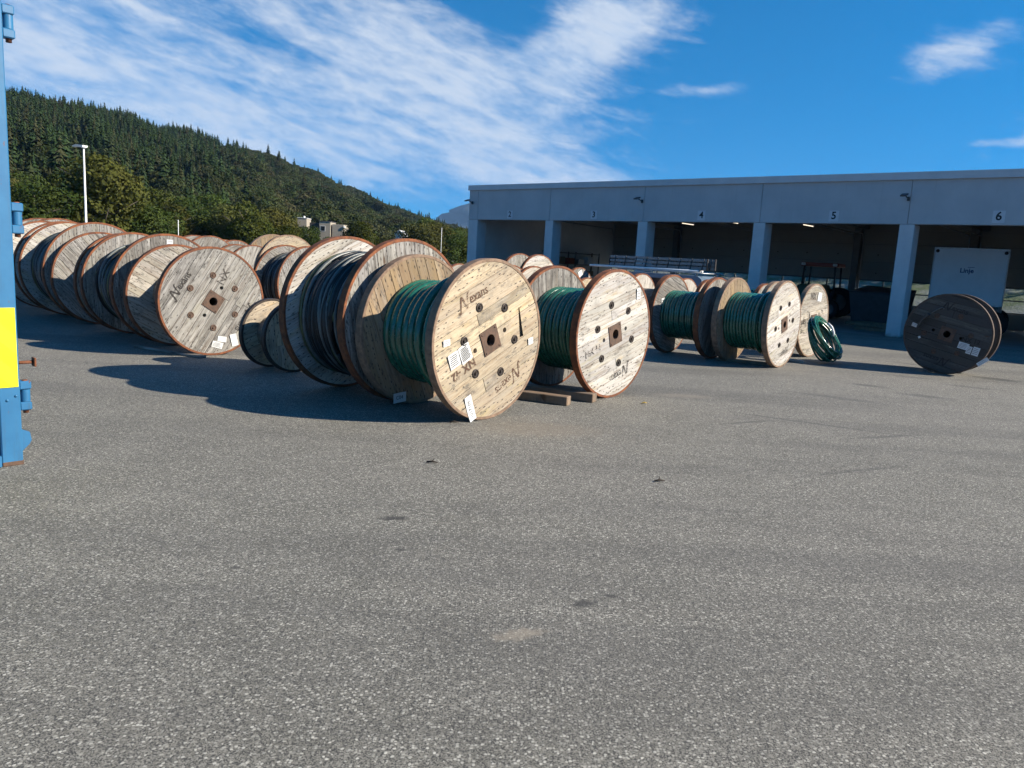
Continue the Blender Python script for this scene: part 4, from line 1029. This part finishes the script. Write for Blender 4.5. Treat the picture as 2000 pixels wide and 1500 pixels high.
    cols = ['cardboard', 'dark_machine', 'paper', 'red_paint', 'van_paint', 'cardboard', 'galvanised']
    words = {'cardboard': 'brown cardboard', 'dark_machine': 'dark', 'paper': 'white', 'red_paint': 'red', 'van_paint': 'blue', 'galvanised': 'metal'}
    for zi, z in enumerate((.54, 1.14, 1.74)):
        for k in range(5):
            c = cols[(k * 3 + zi * 2) % 7]; h = random.uniform(.2, .45); y = -1.9 + k * .85 + random.uniform(-.1, .1)
            X, Y, Z = bw(-18.7, 7.5 + y, z)
            o = MB().bbox(-.2, .2, -.25, .25, 0, h, .01).build('storage_box', c); o.location = (X, Y, Z + .001); o.rotation_euler = (0, 0, BLD_R + random.uniform(-.1, .1))
            tag(o, f"{words[c]} storage box, {('first', 'second', 'third', 'fourth', 'last')[k]} from the front on the {('lowest', 'middle', 'upper')[zi]} workshop shelf", 'box', 'boxes on the workshop shelf')
    # trestle workbench further in
    t = at_b('workbench', 'workbench with vice against the rear door of bay three', 'workbench', -14.3, 10.6)
    MB().bbox(-1.4, 1.4, -.35, .35, .86, .93, .01).build('bench_top', 'beam_wood', t)
    for x in (-1.25, 1.25):
        for y in (-.27, .27): MB().bbox(x - .05, x + .05, y - .05, y + .05, .007, .86, .005).build('leg', 'steel_frame', t)
    MB().bbox(.5, .8, -.2, .1, .931, 1.15, .03).build('vice', 'dark_machine', t)
    # service van with a ladder rack in front of bay four
    t = at_b('service_van', 'blue-grey service van with roof rack parked behind the right-hand reels', 'van', -6.5, -3.6)
    prof = [(-2.3, .35), (2.25, .35), (2.35, .6), (2.32, 1.0), (2.2, 1.5), (2.05, 1.60), (-.7, 1.62), (-1.0, 1.55), (-1.55, 1.05), (-2.25, .92), (-2.38, .65)]
    Mx = Matrix.Rotation(rad(90), 4, 'X'); Mv = Matrix.Translation((0, .9, 0)) @ Mx
    MB().prism(prof, 0, 1.8, Mv).build('body', 'van_paint', t)
    for sy in (-.905, .905):
        for a, b in ((-.95, -.1), (.0, 1.0), (1.1, 1.95)):
            MB().prism([(a, 1.02), (b, 1.02), (b - .04, 1.47), (a + (.36 if a < -.5 else .04), 1.47)], -.004, .004, Matrix.Translation((0, sy, 0)) @ Mx).build('side_window', 'dark_glass', t)
    MB().add([(-1.05, -.78, 1.52), (-1.05, .78, 1.52), (-1.56, .82, 1.07), (-1.56, -.82, 1.07)], [(0, 1, 2, 3)]).build('windscreen', 'dark_glass', t)
    for x in (-1.5, 1.45):
        for y in (-.82, .82): wheel(t, x, y, .32, .2)
    for y in (-.6, .6): MB().bbox(-2.42, -2.3, y - .15, y + .15, .62, .78, .02).build('headlight', 'white_plastic', t)
    rk = MB()
    for y in (-.75, .75): rk.tube([(-1.1, y, 1.70), (2.1, y, 1.70)], .022, 6)
    for x in (-.9, -.3, .3, .9, 1.5, 2.0):
        rk.tube([(x, -.8, 1.69), (x, .8, 1.69)], .022, 6)
    for x in (-.9, .3, 1.9):
        for y in (-.75, .75): rk.tube([(x, y, 1.58), (x, y, 1.70)], .02, 6)
    rk.tube([(-1.1, -.62, 1.79), (2.1, -.62, 1.79)], .012, 6); rk.tube([(-1.1, -.48, 1.79), (2.1, -.48, 1.79)], .012, 6)
    for x in (-.9, .3, 1.9): rk.bbox(x - .02, x + .02, -.64, -.46, 1.70, 1.785, .004)
    rk.build('roof_rack', 'galvanised', t)
    for k, (ya, x0) in enumerate(((-.62, -1.5), (-.48, -1.3))):          # two ladders stowed on edge
        l = at_b('aluminium_ladder', ('front' if k == 0 else 'rear') + ' aluminium ladder of the two stowed on edge on the van roof rack', 'ladder', -6.5, -3.6, 0, 0, 'ladders on the van')
        for za in (1.80, 1.925, 2.05): MB().bbox(x0, x0 + 3.7, ya - .03, ya + .03, za, za + .092, .006).build('rail', 'ladder_metal', l)
        for i in range(9):
            r_ = MB(); x = x0 + .18 + i * .42; r_.tube([(x, ya - .034, 1.80), (x + .07, ya - .034, 2.142)], .018, 6); r_.build('rung', 'dark_machine', l)
        for x in (x0 - .03, x0 + 3.701): MB().bbox(x, x + .03, ya - .04, ya + .04, 1.79, 2.15, .006).build('end_cap', 'dark_rubber', l)
    for k, (y, x0, x1, r_) in enumerate(((-.76, -2.1, 2.0, .042), (-.30, -2.6, 1.9, .04), (.50, -2.8, 1.2, .03))):
        mb = MB(); X = MB(); mb.tube([(x0, y, 1.715 + r_), (x1, y, 1.715 + r_)], r_, 8)
        o = mb.build('plastic_pipe', 'white_plastic'); o.location = bw(-6.5, -3.6, 0); o.rotation_euler = (0, 0, BLD_R)
        tag(o, ('thickest', 'middle', 'thinnest')[k] + ' of the long white pipes lying on the van roof rack', 'pipe', 'pipes on the van')

# ------------------------------------------------------------------ container at the left edge
def build_container():
    t = thing('blue_container', 'tall blue steel container at the left edge with yellow reflective panel', 'container', (-3.80, 5.83, 0), math.atan2(-.66, .75))
    # local x = outward from the post face, local y = to the viewer's right
    M = None
    MB().bbox(-.16, 0, -.145, 0, .0, 4.1, .008).build('corner_post', 'blue_paint', t)
    d = MB(); d.bbox(-.11, -.06, -2.4, -.150, .10, 4.0, .008)
    for k in range(7): d.bbox(-.058, -.02, -2.3 + k * .3, -2.15 + k * .3, .2, 3.9, .015)
    d.build('end_wall', 'blue_paint', t)
    MB().bbox(-5.0, -.165, -.10, -.06, .05, 4.0, .008).build('side_wall', 'blue_paint', t)
    MB().bbox(-.16, .02, -2.4, -.150, .0, .095, .008).build('bottom_rail', 'blue_paint', t)
    p = MB().bbox(.002, .006, -.60, -.012, .62, 1.23, .001).build('reflective_panel', 'reflective_yellow', t)
    for y, z in ((-.03, .55), (-.09, .52)): MB().lathe([(.012, 0), (.010, .006), (.001, .008)], 8, axis='x').build('rivet', 'blue_paint', t, Matrix.Translation((.001, y, z)))
    for z in (.54, 1.90, 3.30):
        h = MB().bbox(-.10, -.02, .001, .085, z + .05, z + .115, .008).build('hinge', 'blue_paint', t); MB().bbox(-.10, -.02, .001, .085, z - .115, z - .05, .008).build('hinge_leaf', 'blue_paint', h)
        MB().lathe([(.034, z - .048), (.034, z + .048)], 14).build('knuckle', 'blue_paint', h, Matrix.Translation((-.06, .05, 0)))
        MB().lathe([(.001, z - .14), (.02, z - .14), (.02, z + .122), (.001, z + .122)], 10).build('hinge_pin', 'rusty_steel', h, Matrix.Translation((-.06, .05, 0)))
    s_ = MB(); s_.tube([(-.05, .0, .80), (-.05, .11, .80)], .013, 8); s_.bbox(-.085, -.015, .11, .125, .765, .835, .006); s_.build('locking_pin', 'rusty_steel', t)
    MB().prism([(.0, .07), (.0, .27), (.075, .235), (.085, .17), (.07, .14)], -.02, .02, Matrix(((0, 0, 1, -.1), (1, 0, 0, .001), (0, 1, 0, 0), (0, 0, 0, 1)))).build('lug', 'blue_paint', t)
    r_ = MB(); r_.bbox(-.155, .003, -.142, .003, .0, .035, .004); r_.build('rusted_foot', 'hub_rust', t)

# ------------------------------------------------------------------ loose things
def build_loose():
    def beam(a, b, w, h, label, name='timber_beam', mat='beam_wood', z=0.0, col=None):
        a, b = Vector((*a, 0)), Vector((*b, 0)); d = b - a; L = d.length
        o = MB().bbox(0, L, -w / 2, w / 2, 0, h, .008).build(name, 'weathered_wood' if col else mat); o.location = (a.x, a.y, z + .001); o.rotation_euler = (0, 0, math.atan2(d.y, d.x))
        if col: o.color = col
        tag(o, label, 'timber')
    bc = (.30, .20, .125, .35)
    beam((.74, 9.66), (-.42, 10.16), .15, .115, 'short squared timber beam lying nearest, between the two front green reels', col=bc)
    beam((1.10, 9.98), (-.10, 10.60), .15, .115, 'longer timber beam lying just under the whitish green-cable reel', col=bc)
    beam((-4.88, 11.95), (-6.3, 12.75), .14, .04, 'flat grey board under the Nexans-faced grey reel', col=DGREY)
    beam((5.05, 15.22), (4.15, 15.62), .11, .06, 'thin bearing timber below the pale right-hand reel', col=bc)
    beam((6.05, 15.95), (5.35, 16.25), .13, .05, 'pale board end lying between the pale right-hand reel and the hose coil', col=PALE)
    # coil of green hose leaning on the old reel
    n = Vector((.60, -.58, .50)).normalized(); e1 = Vector((0, 0, 1)).cross(n).normalized(); e2 = n.cross(e1); c = Vector((6.50, 16.22, .50)); mb = MB(); rr = random.Random(5)
    o = MB()
    for k in range(22):
        R_ = rr.uniform(.40, .52); off = rr.uniform(-.13, .13); P = []; ec = rr.uniform(.92, 1.06); sx, sy = rr.uniform(-.05, .05), rr.uniform(-.02, .02); w1 = rr.uniform(0, 6)
        for j in range(41):
            a = 2 * math.pi * j / 40; q = c + e1 * ((R_ + .015 * math.sin(2 * a + w1)) * .78 * math.cos(a) + sx) + e2 * (R_ * ec * math.sin(a) + sy) + n * (off * (.95 - .5 * math.sin(a)) + .04 * math.sin(a + k)); P.append((q.x, q.y, max(.021, q.z)))
        o.tube(P, .019, 8, False)
    o = o.build('hose_coil', 'cable_green'); tag(o, 'coil of green cable leaning against the soot-stained reel', 'cable coil')
    s_ = MB(); P = [c + n * .19 + e1 * .12 + e2 * .28, c + n * .21 + e1 * .17 + e2 * .18, c + n * .21 + e1 * .15 + e2 * .05, c + n * .19 + e1 * .10 + e2 * -.02]
    s_.tube([tuple(p) for p in P], [.025, .03, .025, .012], 6); tp = s_.build('tie_strap', 'paper', o)
    # lamp post
    d = sight(168, 430); k = 55; x, y = d.x * k, d.y * k
    t = thing('lamp_post', 'tall white lamp post standing behind the left row of reels', 'lamp post', (x, y, 0), rad(-29))
    MB().lathe([(.10, 0), (.10, .9), (.075, .95), (.045, 7.0), (.001, 7.0)], 12).build('post', 'lamp_white', t)
    hd = MB(); hd.lathe([(.001, .12), (.13, .09), (.16, .0), (.13, -.05), (.001, -.06)], 14); hd.build('lamp_collar', 'lamp_white', t, Matrix.Translation((.0, 0, 7.08)))
    hd = MB(); hd.add([(-1.05, -.12, .16), (-1.05, .12, .16), (-.55, .2, .22), (.1, .18, .16), (.1, -.18, .16), (-.55, -.2, .22), (-1.0, -.1, .10), (-1.0, .1, .10), (-.5, .17, .10), (.08, .15, .04), (.08, -.15, .04), (-.5, -.17, .10)], [(0, 1, 2, 3, 4, 5), (11, 10, 9, 8, 7, 6), (0, 6, 7, 1), (1, 7, 8, 2), (2, 8, 9, 3), (3, 9, 10, 4), (4, 10, 11, 5), (5, 11, 6, 0)]); hd.build('lamp_head', 'lamp_white', t, Matrix.Translation((.05, 0, 7.02)))
    for px, y0, dd, lab in ((348, 430, 50, 'thin pale marker stake in front of the thicket, right of the lamp post'), (863, 445, 70, 'thin white pole standing near the garage corner')):
        d = sight(px, y0); o = MB().lathe([(.024, 0), (.020, EYE + dd * d.z), (.001, EYE + dd * d.z + .02)], 8).build('marker_pole', 'lamp_white'); o.location = (d.x * dd, d.y * dd, 0); tag(o, lab, 'pole')
    # houses on the slope
    def house(px, py, dist, label, parts):
        d = sight(px, py); ang = math.atan2(d.x, d.y); zg = terrain_z(math.degrees(ang), dist)
        zt = EYE + dist * d.z
        t = thing('hillside_house', label, 'house', (d.x * dist, d.y * dist, zt), -ang + rad(-12)); return t, zt - zg
    t, dz = house(634, 433, 150, 'beige flat-roofed house with a tall window on the wooded slope', 0)
    MB().bbox(-1.0, 2.0 - .9, 0, 5, -3.0 - dz, 0, .03).build('wall', 'house_cladding', t); MB().bbox(1.35, 3.5, .3, 5, -2.6 - dz, -.35, .03).build('wing', 'house_cladding', t)
    MB().bbox(-2.9, -1.05, .6, 5, -2.6 - dz, -.25, .03).build('dark_wing', 'house_dark', t); MB().bbox(-1.1, 1.2, -.1, 5.1, .001, .12, .02).build('roof', 'roof_dark', t)
    w = MB().bbox(-.75, .15, -.03, .0, -1.75, -.75, .01).build('window', 'white_paint', t); MB().box(-.68, .08, -.036, -.031, -1.68, -.82).build('pane', 'dark_glass', w)
    MB().bbox(3.4, 3.75, .1, .5, -1.1, -.6, .05).build('satellite_dish', 'white_paint', t)
    t, dz = house(590, 426, 158, 'pale flat-roofed house half hidden by trees, left of the beige one', 0)
    MB().bbox(-.9, .9, 0, 4, -2.5 - dz, 0, .03).build('wall', 'house_cladding', t); MB().bbox(-1.0, 1.0, -.1, 4.1, .001, .1, .02).build('roof', 'white_paint', t)
    MB().lathe([(.2, 0), (.2, .35), (.001, .4)], 8).build('chimney', 'white_paint', t, Matrix.Translation((.2, 1, .1)))
    t, dz = house(780, 451, 190, 'tiny white gabled cabin among trees right of the beige house', 0)
    MB().prism([(-1.1, -2.6 - dz), (1.1, -2.6 - dz), (1.1, -.7), (0, 0), (-1.1, -.7)], 0, 5, Matrix(((1, 0, 0, 0), (0, 0, 1, 0), (0, 1, 0, 0), (0, 0, 0, 1)))).build('wall', 'white_paint', t)
    rf = MB()
    for s2 in (-1, 1): rf.add([(0, -.3, .1), (0, 5.3, .1), (s2 * 1.4, 5.3, -.80), (s2 * 1.4, -.3, -.80), (0, -.3, .22), (0, 5.3, .22), (s2 * 1.45, 5.3, -.70), (s2 * 1.45, -.3, -.70)], [(0, 1, 2, 3), (4, 5, 6, 7), (0, 3, 7, 4), (1, 2, 6, 5), (2, 3, 7, 6)])
    rf.build('roof', 'white_paint', t)
    # litter
    lf = MB(); lf.add([(-.05, 0, .004), (-.01, .028, .018), (.05, .01, .012), (.02, -.03, .02), (0, 0, .03)], [(0, 1, 4), (1, 2, 4), (2, 3, 4), (3, 0, 4)])
    o = lf.build('fallen_leaf', 'leaf_yellow'); o.location = (1.77, 10.07, .001); tag(o, 'yellow fallen leaf on the asphalt right of the whitish reel', 'leaf')
    for x, y, a, lab in ((1.30, 6.34, .4, 'small dark forked twig on open asphalt at right'), (-.66, 6.53, 0, 'small dark twig on the asphalt below the nearest reel'), (-.61, 8.23, .2, 'dark scrap lying at the shadow edge of the nearest reel')):
        tw = MB(); tw.tube([(-.05, 0, .012), (0, .004, .016), (.05, -.006, .012)], [.006, .009, .004], 6); tw.tube([(0, .004, .016), (.012, .02, .04)], [.005, .003], 5)
        o = tw.build('twig', 'twig_dark'); o.location = (x, y, 0); o.rotation_euler = (0, 0, a); tag(o, lab, 'twig')

def build_haze():
    m = bpy.data.materials.new('haze_air'); m.use_nodes = True; nt = m.node_tree; nt.nodes.remove(nt.nodes['Principled BSDF'])
    v = nt.nodes.new('ShaderNodeVolumePrincipled'); v.inputs['Color'].default_value = (.34, .60, 1.0, 1); v.inputs['Density'].default_value = HAZE; v.inputs['Anisotropy'].default_value = 0.0
    nt.links.new(v.outputs[0], nt.nodes['Material Output'].inputs['Volume']); MATS['haze_air'] = m
    o = MB().box(-5200, 5200, -5200, 5200, -3, 420).build('haze', 'haze_air'); o['kind'] = 'stuff'; o['label'] = 'thin blue haze in the air over the valley'; o['category'] = 'haze'
HAZE = 0.00009
mat_plain('number_plate_grey', (.54, .56, .58), .5, .05, 4)
mat_plain('linje_blue', (.01, .04, .16), .5, .05, 4)
build_setting()
build_garage()
build_forest()
build_trees()
build_reels()
build_container()
build_garage_contents()
build_loose()
build_haze()
bpy.context.view_layer.update()
